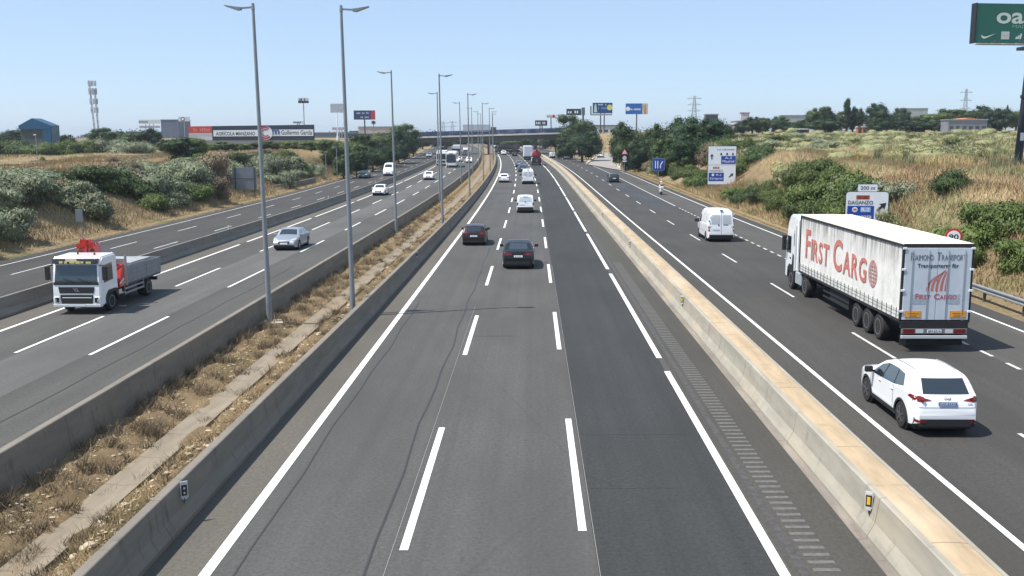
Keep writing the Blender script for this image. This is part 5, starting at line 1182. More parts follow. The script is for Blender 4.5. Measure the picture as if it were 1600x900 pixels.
# left side signs
e, w_, z0, z1 = board(553, 586, 172.5, 187, 300, mat('board_navy2', (.03, .045, .13), .5), 'navy and red billboard on a dark column behind the left trees', 1)
h = z1-z0; MB().box(w_*.30, w_*.5, -.17, -.152, z0, z1).build('red_end', mat('board_red', (.45, .04, .06), .5), e); bars(e, -w_*.36, w_*.22, z0+h*.72, h*.2, mat('print_grey', (.5, .55, .62), .5), 9, -.16, 7); bars(e, -w_*.18, w_*.22, z0+h*.25, h*.16, mat('print_grey', (.5, .55, .62), .5), 6, -.16, 8)
e, w_, z0, z1 = board(466, 482, 153, 161, 310, mat('board_pale', (.48, .52, .56), .5), 'pylon sign with grey upper panel and dark lower strip above the store', 1, cat='sign', postm=STEEL)
MB().box(-w_/2, w_/2, -.17, .17, z0-.02, z0+.65).build('dark_strip', BLKE, e); bars(e, -w_*.36, w_*.36, (z0+z1)/2+.3, .7, BLKE, 5, -.16, 9)
e, w_, z0, z1 = board(516.5, 536, 162, 176, 305, mat('board_lattice', (.52, .54, .56), .6, col2=(.30, .33, .36), scale=2.5), 'pale lattice sign on a white column left of the second lamp post', 1, cat='sign', postm=WHT)
MB().tube((0, 0, 0), (0, 0, 2.5), .35, n=12).build('column_foot', WHT, e)
e, w_, z0, z1 = board(217, 250, 187, 193.5, 420, mat('board_greywhite', (.55, .58, .60), .5), 'long white roof sign with dark lettering above the left trees', 3, cat='sign', postm=STEEL); bars(e, -w_*.48, -w_*.05, (z0+z1)/2, (z1-z0)*.5, mat('print_dark', (.10, .12, .18), .5), 7, -.16, 10); MB().bar((-w_*.48, 0, z0-1.3), (w_*.48, 0, z0-1.3), .3, .9).build('lower_frame', STEEL, e)
e, w_, z0, z1 = board(279, 296, 182.5, 189.5, 400, mat('board_greywhite', (.55, .58, .60), .5), 'white sign with dark round emblem on a slim pole behind the trees', 1, cat='sign', postm=STEEL); MB().tube((-.1*w_, -.2, (z0+z1)/2), (-.1*w_, -.15, (z0+z1)/2), (z1-z0)*.46, n=18).build('round_emblem', INK, e); MB().tube((-.1*w_, -.24, (z0+z1)/2), (-.1*w_, -.2, (z0+z1)/2), (z1-z0)*.28, n=18).build('emblem_centre', WHT, e)
e, w_, z0, z1 = board(458, 474, 189.5, 193, 300, mat('board_greywhite', (.55, .58, .60), .5), 'small low sign standing behind the store roof', 2, cat='sign', postm=STEEL); bars(e, -w_*.45, w_*.45, (z0+z1)/2, (z1-z0)*.6, INK, 6, -.16, 11)
e, w_, z0, z1 = board(580, 587, 188.5, 194, 320, mat('board_greywhite', (.55, .58, .60), .5), 'small round emblem sign under the navy billboard', 1, cat='sign', postm=STEEL); MB().tube((0, -.25, (z0+z1)/2), (0, -.15, (z0+z1)/2), (z1-z0)*.45, n=18).build('round_emblem', INK, e)
e, w_, z0, z1 = board(519, 541, 199, 203, 330, mat('board_redgrey', (.30, .16, .17), .5, col2=(.5, .5, .52), scale=3), 'row of small red and grey letters above the low shed', 3, cat='sign', postm=STEEL)

# ================= BUILDINGS =================
def building(name, x0, x1, ytop, Y, depth, wallm, label, roofm=None, base=None, windows=None, gable=None, ybot=None):
    a = at(x0, ytop, Y); b_ = at(x1, ytop, Y); cx = (a.x+b_.x)/2; g = Zx(cx, Y)-1.; e = empty(name, Vector((cx, Y, g))); tag(e, label, 'building'); w_ = b_.x-a.x; h = a.z-g
    MB().box(-w_/2, w_/2, 0, depth, 0, h).build('wall', wallm, e)
    if gable: MB().prism([(-w_/2-.3, h), (w_/2+.3, h), (gable[0]*w_, h+gable[1])], -.25, depth+.3, 'y').build('roof', roofm or STEEL, e)
    else: MB().box(-w_/2-.2, w_/2+.2, -.2, depth+.2, h, h+.35).build('roof', roofm or STEEL, e)
    if windows:
        nx, nz, wm = windows
        for i in range(nx):
            for j in range(nz):
                x = -w_/2+(i+.5)*w_/nx; z = h*(j+.75)/(nz+.4); MB().box(x-w_/nx*.28, x+w_/nx*.28, -.06, -.01, z-.45, z+.45).build('window', wm, e)
    return e, w_, h
DG = mat('window_dark', (.05, .06, .07), .2)
# blue gabled shed
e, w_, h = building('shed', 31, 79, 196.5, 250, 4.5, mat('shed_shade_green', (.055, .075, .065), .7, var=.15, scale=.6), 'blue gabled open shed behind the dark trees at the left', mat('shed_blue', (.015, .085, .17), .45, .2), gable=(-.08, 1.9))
MB().box(w_/2-2.0, w_/2+.05, -.35, .0, 0, h).build('blue_corner', mat('shed_blue', (.015, .085, .17)), e); MB().box(w_/2+.06, w_/2+.10, 0, 4.5, 0, h).build('side_cladding', mat('shed_side', (.10, .16, .20), .5, .2, var=.15, scale=.8), e)
MB().box(-w_/2-.2, w_/2+.2, -.4, -.02, h-.9, h+.02).build('fascia', mat('shed_blue', (.015, .085, .17)), e)
# store with the long sign band
NAVY = mat('store_navy', (.018, .028, .045), .5); Yb = 290
a = at(296, 223, Yb); b_ = at(492, 223, Yb); g = Zx((a.x+b_.x)/2, Yb)-1; e = empty('store_building', Vector((a.x, Yb, g))); tag(e, 'long low store with navy, red and white sign band behind the left hedge', 'building'); Wd = b_.x-a.x
za = at(296, 197.5, Yb).z-g; zb_ = at(492, 194.8, Yb).z-g; zl = at(400, 219, Yb).z-g; fx = lambda px: at(px, 210, Yb).x-a.x; zz = lambda x: za+(zb_-za)*x/Wd
MB().box(0, Wd, 0, 30, 0, zl).build('wall', mat('store_wall', (.35, .36, .37), .7), e)
def band(x0, x1, t0, t1, m, name, y=0., d=.3):   # between fractions of the sign height
    H0, H1 = zz(x0)-zl, zz(x1)-zl; return MB().add([(x0, y-d, zl+H0*t0), (x1, y-d, zl+H1*t0), (x1, y-d, zl+H1*t1), (x0, y-d, zl+H0*t1), (x0, y, zl+H0*t0), (x1, y, zl+H1*t0), (x1, y, zl+H1*t1), (x0, y, zl+H0*t1)], [(0, 1, 2, 3), (7, 6, 5, 4), (0, 4, 5, 1), (1, 5, 6, 2), (2, 6, 7, 3), (3, 7, 4, 0)]).build(name, m, e)
band(0, fx(332), .52, 1, mat('store_red', (.48, .05, .03), .5), 'red_band'); band(0, fx(332), .28, .515, mat('store_grey', (.42, .42, .43), .6), 'grey_band'); band(0, fx(332), 0, .275, mat('store_pale', (.50, .51, .52), .6), 'pale_band')
band(fx(332)+.02, Wd, 0, 1, NAVY, 'navy_band'); band(fx(334), Wd-.3, .27, .70, mat('store_white', (.68, .72, .76), .5), 'white_band', -.3, .06)
H = zb_-zl; zc_ = lambda px, t: zl+(zz(fx(px))-zl)*t
bars(e, fx(303), fx(330), zc_(316, .75), H*.22, mat('store_red_print', (.62, .20, .16), .5), 8, -.31, 12)
t = tx('AGRÍCOLA MANZANO', zc_(368, .485), fx(399)-fx(338), H*.30, NAVY, e, (fx(399)+fx(338))/2, -.37, .02); t = tx('Guillermo García', zc_(463, .50), fx(488)-fx(440), H*.30, NAVY, e, (fx(488)+fx(440))/2, -.37, .012)
tx('gm', zc_(426, .46), fx(437)-fx(417), H*.46, mat('store_blue', (.02, .05, .22), .5), e, fx(427.5), -.43, .03)
MB().lathe([(2.0, -.46), (2.0, -.36)], n=28, axis='y', off=(fx(416), 0, zc_(416, .48))).build('emblem_plate', mat('store_white', (.68, .72, .76)), e)
mb = MB(); c0 = (fx(415.5), zc_(416, .50))
for rr, ww in ((1.65, .5), (1.0, .3)):
    for k in range(20): a0, a1 = R(50)+k*R(13.5), R(50)+(k+1)*R(13.5); mb.bar((c0[0]+rr*cos(a0), -.5, c0[1]+rr*sin(a0)), (c0[0]+rr*cos(a1), -.5, c0[1]+rr*sin(a1)), .05, ww)
mb.build('spiral_emblem', mat('store_crimson', (.42, .03, .05), .5), e)
building('office_tower', 251, 278, 187.5, 520, 20, mat('tower_grey', (.10, .125, .17), .6, var=.2, scale=.4, stretch=(2, 2, .3)), 'grey blue office block rising above the left trees', mat('tower_roof', (.30, .33, .36), .6))
building('warehouse', 488, 545, 208, 360, 20, mat('shed_grey', (.15, .18, .20), .6), 'long dark grey shed right of the store'); building('warehouse', 560, 612, 199, 380, 20, mat('beige_wall', (.50, .42, .36), .7), 'beige building behind the left trees near the overpass')
building('warehouse', 110, 140, 216, 420, 20, mat('white_wall', (.60, .60, .58), .7), 'white low building between the shed and the left trees', windows=(4, 1, DG))
building('warehouse', 1134, 1166, 196, 330, 14, mat('white_wall', (.60, .60, .58), .7), 'white low building beyond the big trees on the right', windows=(6, 1, DG)); building('warehouse', 1150, 1163, 190, 345, 8, mat('white_wall', (.60, .60, .58)), 'white upper storey block behind the right trees')
building('factory', 1222, 1266, 181, 420, 5, mat('factory_green', (.34, .38, .36), .7, var=.08, scale=.2), 'pale green grey factory hall between the right trees', windows=(3, 1, DG))
building('factory', 1405, 1450, 170, 520, 5, mat('factory_green', (.34, .38, .36)), 'distant pale factory hall above the right trees')
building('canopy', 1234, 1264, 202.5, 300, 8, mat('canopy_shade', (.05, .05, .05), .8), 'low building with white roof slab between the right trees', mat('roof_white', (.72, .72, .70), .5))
building('white_hut', 1300, 1309.5, 193.5, 300, 4, mat('white_hut', (.74, .75, .76), .6), 'small bright white block in front of the right trees', mat('roof_white', (.72, .72, .70)))
building('hut', 1348, 1364, 199, 300, 6, mat('terracotta', (.40, .17, .10), .8), 'small terracotta hut with pale upper part', mat('hut_roof', (.55, .52, .48), .7), windows=(2, 1, DG))
building('warehouse', 1482, 1543, 188, 290, 5, mat('shed_bluegrey', (.20, .22, .24), .7, var=.15, scale=.5), 'grey blue shed at the far right field edge', windows=(6, 1, DG)); building('farm_house', 1502, 1531, 186.5, 300, 8, mat('orange_wall', (.50, .20, .11), .8), 'farm building with orange tiled roof above the grey shed', mat('orange_tile', (.52, .17, .08), .8), gable=(0, .5))
building('farm_house', 1412, 1446, 193, 300, 8, mat('brown_wall', (.30, .19, .14), .8), 'brown roofed farm building in the right tree line', mat('brown_tile', (.34, .17, .12), .8), gable=(0, .8))
building('rooftop_sign_tower', 1158, 1171, 177, 420, 2, mat('frame_pink', (.40, .34, .35), .7, col2=(.6, .62, .66), scale=1.2), 'narrow pale block with dark red top beyond the right trees', mat('dark_red_top', (.25, .08, .09), .6))
building('warehouse', 1103, 1122, 179.5, 350, 3, mat('dark_fascia', (.08, .09, .09), .6), 'dark flat fascia right of the big trees')
building('warehouse', 925, 970, 197, 370, 10, mat('white_wall', (.60, .60, .58)), 'white shop front under the billboards right of the overpass', mat('dark_fascia', (.08, .09, .09)), windows=(5, 1, DG))

# masts
def lattice(e, base, top, w0, w1, n, m, th=.09):
    mb = MB(); cs = []
    for sx, sy in ((-1, -1), (1, -1), (1, 1), (-1, 1)):
        mb.bar((base[0]+sx*w0, base[1]+sy*w0, base[2]), (top[0]+sx*w1, top[1]+sy*w1, top[2]), th, th)
    for k in range(n):
        t0, t1 = k/n, (k+1)/n
        def pt(t, i): sx, sy = ((-1, -1), (1, -1), (1, 1), (-1, 1))[i % 4]; w_ = w0+(w1-w0)*t; return tuple(base[j]*(1-t)+top[j]*t+(sx*w_, sy*w_, 0)[j] for j in range(3))
        for i in range(4): mb.bar(pt(t0, i), pt(t1, i+1), th*.6, th*.6); mb.bar(pt(t1, i), pt(t1, i+1), th*.6, th*.6)
    return mb
q = at(151, 215, 330); g = Zx(q.x, 330); e = sign('telecom_mast', Vector((q.x, 330, g)), 0, 'twin lattice telecom mast with antenna clusters above the left trees', 'mast'); hh = at(140, 126, 330).z-g; qx = at(140, 126, 330).x-q.x
for xb, xt, hf in ((-.3, qx-.2, 1), (.9, qx+1.5, .87)):
    lattice(e, (xb, 0, 0), (xt, 0, hh*hf), .20, .17, 9, STEEL, .065).build('lattice_mast', mat('mast_grey', (.20, .22, .24), .6, .3), e)
for i, (t_, r_) in enumerate(((.96, .95), (.84, 1.0), (.82, .9), (.67, 1.0), (.53, .95))):
    mb = MB()
    for s in range(6): a = s*pi/3+i; x = .3+(qx+.4)*t_; mb.box(x+r_*1.25*cos(a)-.19, x+r_*1.25*cos(a)+.19, r_*sin(a)-.12, r_*sin(a)+.12, hh*t_-1.0, hh*t_+.8).bar((x, 0, hh*t_), (x+r_*cos(a), r_*sin(a), hh*t_), .07, .07)
    mb.build('antenna_cluster', mat('antenna_grey', (.38, .40, .42), .5), e)
def pylon(x, y0, y1, Y, label, arms=3, w_=1.6):
    q = at(x, y0, Y); g = Zx(q.x, Y); e = sign('electricity_pylon', Vector((q.x, Y, g)), 0, label, 'pylon'); h = at(x, y1, Y).z-g
    lattice(e, (0, 0, 0), (0, 0, h), w_, .25, 12, STEEL, .16).build('lattice_body', mat('pylon_hazed_grey', (.34, .38, .42), .7), e)  # steel grey lightened: distance haze is put into the colour
    for k in range(arms): z = h*(.93-.16*k); MB().bar((-3.2+.4*k, 0, z), (3.2-.4*k, 0, z), .2, .22).bar((-3, 0, z), (0, 0, z+1.1), .1, .1).bar((3, 0, z), (0, 0, z+1.1), .1, .1).build('cross_arm', mat('pylon_hazed_grey', (.22, .25, .28)), e)
pylon(1084, 200, 150, 420, 'electricity pylon above the big trees right of the blue billboard'); pylon(1506.5, 195, 139, 480, 'electricity pylon at the far right above the tree line')
pylon(693, 210, 190, 640, 'small distant pylon left of the grey lorry on the bridge', 2, 2.2); pylon(707, 210, 189, 640, 'small distant pylon just left of the grey lorry box', 2, 2.2)

# ================= VEGETATION =================
def quads_mesh(name, C_, N_, U_, w_, h_, m, core=None):
    """leaf cards: centres C_, normals N_, up U_, half sizes w_, h_ (arrays)"""
    n = len(C_); N_ = N_/np.linalg.norm(N_, axis=1, keepdims=True); Rg = np.cross(U_, N_); Rg /= (np.linalg.norm(Rg, axis=1, keepdims=True)+1e-6); Up = np.cross(N_, Rg)
    w_ = np.asarray(w_)[:, None]; h_ = np.asarray(h_)[:, None]
    v = np.stack([C_-Rg*w_*.9-Up*h_*.3, C_-Up*h_+Rg*w_*.1, C_+Rg*w_+Up*h_*.1, C_+Up*h_*1.1-Rg*w_*.2], 1).reshape(-1, 3)
    fs = np.arange(4*n).reshape(-1, 4)
    nv = len(v)
    if core is not None: v = np.concatenate([v, core[0]]); 
    me = bpy.data.meshes.new(name); nc = 0 if core is None else len(core[1])
    me.vertices.add(len(v)); me.vertices.foreach_set('co', v.astype(np.float32).ravel())
    idx = fs.ravel(); 
    if core is not None: idx = np.concatenate([idx, (np.array(core[1])+nv).ravel()])
    sizes = np.concatenate([np.full(n, 4), np.full(nc, 3)]) if nc else np.full(n, 4)
    me.loops.add(len(idx)); me.loops.foreach_set('vertex_index', idx.astype(np.int32)); me.polygons.add(len(sizes))
    st = np.concatenate([[0], np.cumsum(sizes)[:-1]]); me.polygons.foreach_set('loop_start', st.astype(np.int32)); me.polygons.foreach_set('loop_total', sizes.astype(np.int32))
    me.update(calc_edges=True); me.materials.append(m); return me
def ico(lumps, r=.72):
    bm = bmesh.new()
    V = []; Fc = []
    for (c, s) in lumps:
        b = bmesh.new(); bmesh.ops.create_icosphere(b, subdivisions=2, radius=1)
        n = len(V)
        for v in b.verts: k = r*(1+.18*sin(v.co.x*5+c[0])*cos(v.co.z*4+c[1])); V.append((c[0]+v.co.x*s[0]*k, c[1]+v.co.y*s[1]*k, c[2]+v.co.z*s[2]*k))
        Fc += [[v.index+n for v in f.verts] for f in b.faces]; b.free()
    bm.free(); return np.array(V), Fc
def foliage(name, lumps, nleaf, size, m, seed, up=.3, core=.7, elong=1.0, zmin=.0):
    g = np.random.default_rng(seed); vol = np.array([max(s)**2 for c, s in lumps]); pk = g.choice(len(lumps), nleaf, p=vol/vol.sum())
    c = np.array([l[0] for l in lumps])[pk]; s = np.array([l[1] for l in lumps])[pk]
    d = g.standard_normal((nleaf, 3)); d /= np.linalg.norm(d, axis=1, keepdims=True)
    ph = np.sin(d[:, 0]*7+pk)*np.cos(d[:, 2]*6+pk*2)+np.sin(d[:, 1]*9+pk*3)
    r = .80+.13*ph*.6+.20*g.random(nleaf)**.7*g.choice([-1.2, 1], nleaf)
    Cn = c+d*s*r[:, None]; Cn[:, 2] = np.maximum(Cn[:, 2], zmin)
    out_ = g.random(nleaf) < .10; Cn = np.where(out_[:, None], c+d*s*(1.02+.30*g.random(nleaf))[:, None], Cn); Cn[:, 2] = np.maximum(Cn[:, 2], zmin)
    N_ = d+g.standard_normal((nleaf, 3))*.5; N_[:, 2] += up
    U = g.standard_normal((nleaf, 3))*.6+np.array([0, 0, elong])
    sz = size*(.5+g.random(nleaf))
    return quads_mesh(name, Cn, N_, U, sz*.6, sz*elong, m, ico(lumps, core) if core else None)
def lump_set(n, R_, H, seed, base=.3, rs=.5):
    r = random.Random(seed); out = []
    for k in range(n):
        a = r.random()*2*pi; d = R_*sqrt(r.random())*.68; z = base*H+(H-base*H)*r.random()*.75
        s = rs*R_*(.7+.6*r.random())*(1-.35*abs((z/H)-.5)); out.append(((d*cos(a), d*sin(a), z), (s, s, s*.8)))
    return out
# ---- trees: unit models about 8 m tall
def tree_model(seed, m, kind='round'):
    r = random.Random(seed); e = empty('tree'); H = 8.
    if kind == 'poplar': lumps = [((.3*r.uniform(-1, 1), .3*r.uniform(-1, 1), z), (1.0-.05*k, 1.0-.05*k, 1.1)) for k, z in enumerate(np.linspace(1.8, 7.2, 9))]; nl, sz = 7000, .11
    else: lumps = lump_set(15, 4.0, 7.0, seed, .18, .42)+[((0, 0, 3.9), (2.6, 2.6, 2.5))]+lump_set(12, 4.4, 8., seed+50, .30, .24); nl, sz = 13000, .12
    me = foliage('crown', lumps, nl, sz, m, seed, core=.66); c = bpy.data.objects.new('crown', me); COL.objects.link(c); c.parent = e
    mb = MB(); mb.tube((0, 0, -.4), (.1, .05, 2.2), .30, .22, 10).tube((.1, .05, 2.2), (.15, 0, 4.4), .22, .10, 8)
    for k in range(6): a = r.random()*6.28; z = 1.6+k*.35; mb.tube((.1, 0, z), (cos(a)*2.2, sin(a)*2.2, z+1.6), .11, .03, 6)
    mb.build('trunk', BARK, e); return e
TM = [tree_model(1, L_TREE), tree_model(2, L_DARK), tree_model(3, L_TREE), tree_model(4, L_DARK, 'poplar'), tree_model(5, L_DARK), tree_model(6, L_BUSH)]
used = [False]*len(TM)
def tree(k, x, ytop, Y, wpx, label, group, dz=0., base=None):
    e = TM[k] if not used[k] else copy_tree(TM[k]); used[k] = True
    X = at(x, ytop, Y).x; g = Zx(X, Y)+dz
    if base is not None: g = base
    h = at(x, ytop, Y).z-g; w_ = wpx*Y/F; e.location = (X, Y, g); sxy = w_/(6.4 if k != 3 else 2.3); e.scale = (sxy, sxy, h/(7.35 if k != 3 else 8.3)); e.rotation_euler.z = random.random()*6.28
    tag(e, label, 'tree', group); e.name = 'tree' if k != 3 else 'poplar_tree'; return e
GL, GR, GF = 'trees behind the left field', 'trees on the right bank', 'trees on the right skyline'
T = []
for x, yt, Y, w_, k, lb in (
    (8, 200, 262, 60, 1, 'dark tree at the left edge behind the field'), (42, 196, 270, 55, 4, 'dark tree in front of the blue shed'), (70, 203, 268, 36, 1, 'dark tree hiding the foot of the blue shed'), (98, 208, 262, 34, 1, 'dark tree just right of the blue shed'),
    (122, 219, 252, 44, 5, 'bright green low tree between the shed and the dark trees'), (160, 199, 262, 38, 0, 'dark tree at the foot of the telecom mast'), (186, 203, 266, 36, 2, 'tree right of the telecom mast'),
    (208, 207, 260, 40, 0, 'dark rounded tree in the middle of the left tree group'), (232, 197, 262, 42, 4, 'tallest dark tree left of the grey office block'), (262, 217, 246, 34, 0, 'tree in front of the office block'),
    (283, 211, 150, 62, 4, 'big dark green tree standing alone in the left field'), (304, 209, 166, 34, 5, 'green tree behind the lone field tree'), (311, 237, 140, 18, 5, 'small green sapling beside the lone field tree')): tree(k, x, yt, Y, w_, lb, GL)
for i, (x, yt, Y, w_, k) in enumerate(((330, 222, 232, 34, 5), (356, 221, 235, 32, 0), (382, 222, 236, 34, 5), (408, 220, 234, 34, 0), (432, 219, 236, 36, 5), (458, 217, 234, 36, 5), (486, 217, 228, 38, 5), (512, 214, 222, 40, 5))):
    tree(k, x, yt, Y, w_, 'small green tree of the hedge in front of the store, number %s from the left' % ['one', 'two', 'three', 'four', 'five', 'six', 'seven', 'eight'][i], 'hedge trees before the store')
for i, (x, yt, Y, w_, k) in enumerate(((524, 219, 196, 42, 0), (546, 213, 210, 46, 5), (566, 209, 222, 44, 0), (588, 200, 240, 50, 5), (610, 196, 262, 50, 1), (632, 193, 300, 46, 0), (645, 202, 330, 28, 1), (556, 232, 186, 34, 1), (582, 224, 208, 38, 1), (604, 220, 232, 36, 1), (622, 215, 256, 32, 1), (536, 238, 180, 30, 0))):
    tree(k, x, yt, Y, w_, '%s green tree beside the left service road, %s' % (('rounded', 'taller', 'dark')[i % 3], ['at the near end of the row', 'second along the row', 'third along the row', 'tall one in the middle of the row', 'near the overpass', 'against the overpass railing', 'at the left end of the overpass', 'low dark one near the slim post', 'low dark one behind the dark green car', 'low dark one behind the white van', 'low dark one by the abutment', 'small one at the road edge'][i]), 'trees beside the left service road')
for x, yt, Y, w_, k, lb in (
    (903, 178, 337, 56, 0, 'large tree rising above the right end of the overpass'), (868, 196, 375, 30, 1, 'tree just left of the big tree above the overpass'), (910, 200, 268, 52, 1, 'dark tree between the overpass and the ramp'), (890, 206, 290, 40, 4, 'dark tree hiding the right end of the overpass'),
    (978, 185, 212, 56, 2, 'tree right of the ramp, left of the pale gap'), (965, 205, 230, 34, 1, 'dark tree right beside the ramp'), (1000, 214, 200, 36, 4, 'low dark tree above the warning sign'),
    (1030, 188, 190, 52, 2, 'tree left in the big group on the right bank'), (1063, 176, 180, 78, 1, 'largest dark tree in the middle of the right bank group'), (1108, 181, 172, 62, 4, 'dark tree at the right end of the bank group'), (1085, 205, 165, 60, 1, 'dark low crown in front of the largest tree'), (1046, 214, 172, 46, 0, 'green tree behind the blue lane sign'), (1126, 205, 180, 34, 1, 'small dark tree above the two panel sign')): tree(k, x, yt, Y, w_, lb, GR)
for i, (x, yt, Y, w_, k) in enumerate(((1158, 188, 300, 22, 4), (1176, 180, 300, 34, 1), (1192, 183, 304, 24, 0), (1214, 179, 302, 36, 1), (1232, 196, 296, 18, 4), (1254, 183, 310, 22, 1), (1278, 166, 305, 34, 0), (1296, 165, 315, 30, 1), (1290, 184, 292, 44, 4), (1312, 172, 320, 30, 0), (1325, 153, 300, 15, 3), (1334, 166, 302, 12, 3), (1345, 166, 315, 26, 1), (1371, 157, 300, 36, 4), (1378, 182, 292, 36, 1), (1406, 165, 300, 34, 1), (1412, 185, 292, 26, 4), (1392, 178, 310, 26, 0), (1440, 178, 320, 36, 0), (1462, 172, 318, 40, 5), (1488, 169, 322, 44, 0), (1516, 170, 318, 44, 0), (1545, 161, 305, 46, 1), (1566, 166, 300, 34, 4), (1590, 168, 315, 36, 5), (1574, 164, 310, 6, 3), (1430, 188, 300, 40, 4), (1456, 190, 300, 30, 1), (1240, 190, 330, 26, 0))):
    tree(k, x, yt, Y, w_, ('slender dark poplar on the right skyline' if k == 3 else 'dark rounded tree on the right skyline')+', number %d from the left' % (i+1), GF)
for i, (x, yt, Y, w_, k) in enumerate(((660, 214, 420, 26, 0), (684, 212, 450, 26, 1), (700, 216, 470, 22, 5), (820, 214, 430, 24, 0), (838, 210, 440, 26, 1), (852, 208, 430, 26, 2), (872, 208, 420, 26, 0), (898, 206, 410, 28, 1), (800, 219, 500, 24, 5), (780, 220, 520, 22, 0), (740, 219, 560, 20, 1), (720, 218, 560, 20, 0))):
    tree(k, x, yt, Y, w_, 'distant tree beyond the overpass, number %d from the left of the roads' % (i+1), 'trees beyond the overpass')
# skyline behind the bridge and far left: a long low wood
def far_wood():
    lumps = []; r = random.Random(3)
    for X in np.arange(-420, 330, 7.):
        Y = 620+r.uniform(-25, 25); g = Zx(X, Y); hh_ = 3.2+r.random()*2.2; lumps.append(((X, Y, g+hh_*.8), (6.5, 5, hh_)))
    me = foliage('far_wood', lumps, 40000, .8, L_DARK, 3, core=.9, zmin=-5); o = bpy.data.objects.new('far_wood', me); COL.objects.link(o); return tag(o, 'low dark wood along the horizon', 'wood', None, 'stuff')
far_wood()
# ---- bushes
def bush_model(seed, m, name='bush', size=.032, n=9000, spiky=1.7, flat=.75, core=.70):
    lumps = lump_set(9, 1.0, 1.15, seed, .15, .46)+[((0, 0, .38), (.72, .72, .5))]; me = foliage(name, lumps, n, size, m, seed, core=core, elong=spiky, zmin=.0)
    return me
BM = {'olive': [bush_model(11, L_OLIVE), bush_model(12, L_OLIVE), bush_model(13, L_OLIVE)], 'green': [bush_model(21, L_BUSH), bush_model(22, L_BUSH), bush_model(23, L_BUSH)],
      'dark': [bush_model(31, L_TREE), bush_model(32, L_TREE)], 'scrub': [bush_model(41, L_SCRUB), bush_model(42, L_SCRUB)], 'dead': [bush_model(51, L_DEAD, core=.5), bush_model(52, L_DEAD, core=.5)]}
LBL = {'olive': 'grey green rounded shrub', 'green': 'fresh green shrub', 'dark': 'dark green shrub', 'scrub': 'yellow green scrub bush', 'dead': 'brown dry brush'}
def bush(kind, o, Y, s, h, where, X=None):
    me = random.choice(BM[kind]); b = bpy.data.objects.new('shrub', me); COL.objects.link(b)
    if X is None: X = float(C(Y))+o
    b.location = (X, Y, Zx(X, Y)-.12*h); b.scale = (s, s*random.uniform(.85, 1.2), h); b.rotation_euler.z = random.random()*6.28
    return tag(b, '%s %s' % (LBL[kind], where), 'shrub', '%s %ss %s' % (LBL[kind].split()[0], 'shrub', where)); return b
r = random.Random(6)
Y = 47.
while Y < 175:          # left bank, dense hedge like band at the foot and crest
    for o, s, h in ((-38.2-r.random()*1.5, 1.8, 1.9), (-41.3-r.random()*2, 2.5, 2.4), (-44.3-r.random()*2, 2.4, 1.5), (-47.-r.random()*1.5, 2.1, .95)):
        k = r.choices(['olive', 'green', 'dark', 'dead'], [7, 1.2, 1.0, .7])[0]
        gate = sin(Y*.115+o*.16+1.2)+.6*sin(Y*.29-o*.2)+.25*r.uniform(-1, 1)
        if gate > -.62 and not (Y > 118 and Y < 140 and o > -40): bush(k, o, Y+r.uniform(-1.5, 1.5), s*r.uniform(.9, 1.45), h*r.uniform(.75, 1.3), 'on the left bank')
    Y += 3.3 if Y < 110 else 5.
for i in range(12):
    X = -55-r.random()*75; Yy = 95+r.random()*120; bush(r.choice(['olive', 'dead', 'green']), 0, Yy, r.uniform(.8, 1.8), r.uniform(.6, 1.3), 'scattered in the left field', X)
for x, Y, s, h, k in ((12, 232, 4.2, 3.2, 'green'), (36, 230, 3.5, 3., 'dark'), (58, 228, 3.4, 2.8, 'green'), (78, 232, 3.6, 3.0, 'green'), (105, 235, 4., 3.4, 'green'), (145, 238, 4, 3.2, 'green'), (172, 240, 4, 3.4, 'olive'), (198, 236, 4, 3.2, 'olive'), (222, 238, 4, 3.2, 'olive')):
    q = foot(x, Y); bush(k, 0, Y, s, h, 'under the trees behind the left field', q.x)
# right bank
Y = 38.
while Y < 210:
    for o, s, h in ((24.2+r.random()*1.6, 1.6, 1.6), (27.5+r.random()*2, 2.0, 2.0), (31+r.random()*3, 2.0, 1.8)):
        k = r.choices(['green', 'dark', 'olive', 'dead', 'scrub'], [5, 3.0, .4, .3, 1.8])[0]
        dens = .95 if ((52 < Y < 58 or 76 < Y < 108) and o < 29 or Y > 132) else (.5 if 108 <= Y <= 132 and o < 27 else .10)
        if (Y > 118 and Y < 134 and o < 27): dens = .25
        if 62 < Y < 74 and o < 30: dens = 0.05
        if r.random() < dens: bush(k, o, Y+r.uniform(-1.2, 1.2), s*r.uniform(.75, 1.25)*(1 if Y < 120 else 1.25), h*r.uniform(.7, 1.2)*(1 if Y < 120 else 1.3), 'on the right bank')
    Y += 2.8 if Y < 110 else 4.5
for (o, Y, s, h) in ((25.5, 43, 1.9, 1.8), (27.5, 45.5, 1.9, 1.9), (25.5, 49.5, 1.5, 1.4), (28, 56, 2.2, 1.7), (26, 57.5, 2.0, 1.6), (25, 79, 2.4, 2.2), (27.5, 84, 3, 2.8), (26, 90, 2.6, 2.6), (29, 98, 2.6, 2.2)): bush('green', o, Y, s, h, 'thick on the right bank behind the truck')
for i in range(62):    # scrub plateau on the right
    Yy = 105+150*r.random()**.85; o = 37+r.random()*(25+Yy*.55); k = r.choices(['scrub', 'olive', 'green', 'dead'], [6, 3, .9, .4])[0]
    bush(k, o, Yy, r.uniform(1.8, 3.6), r.uniform(1.0, 2.0), 'on the right plateau')
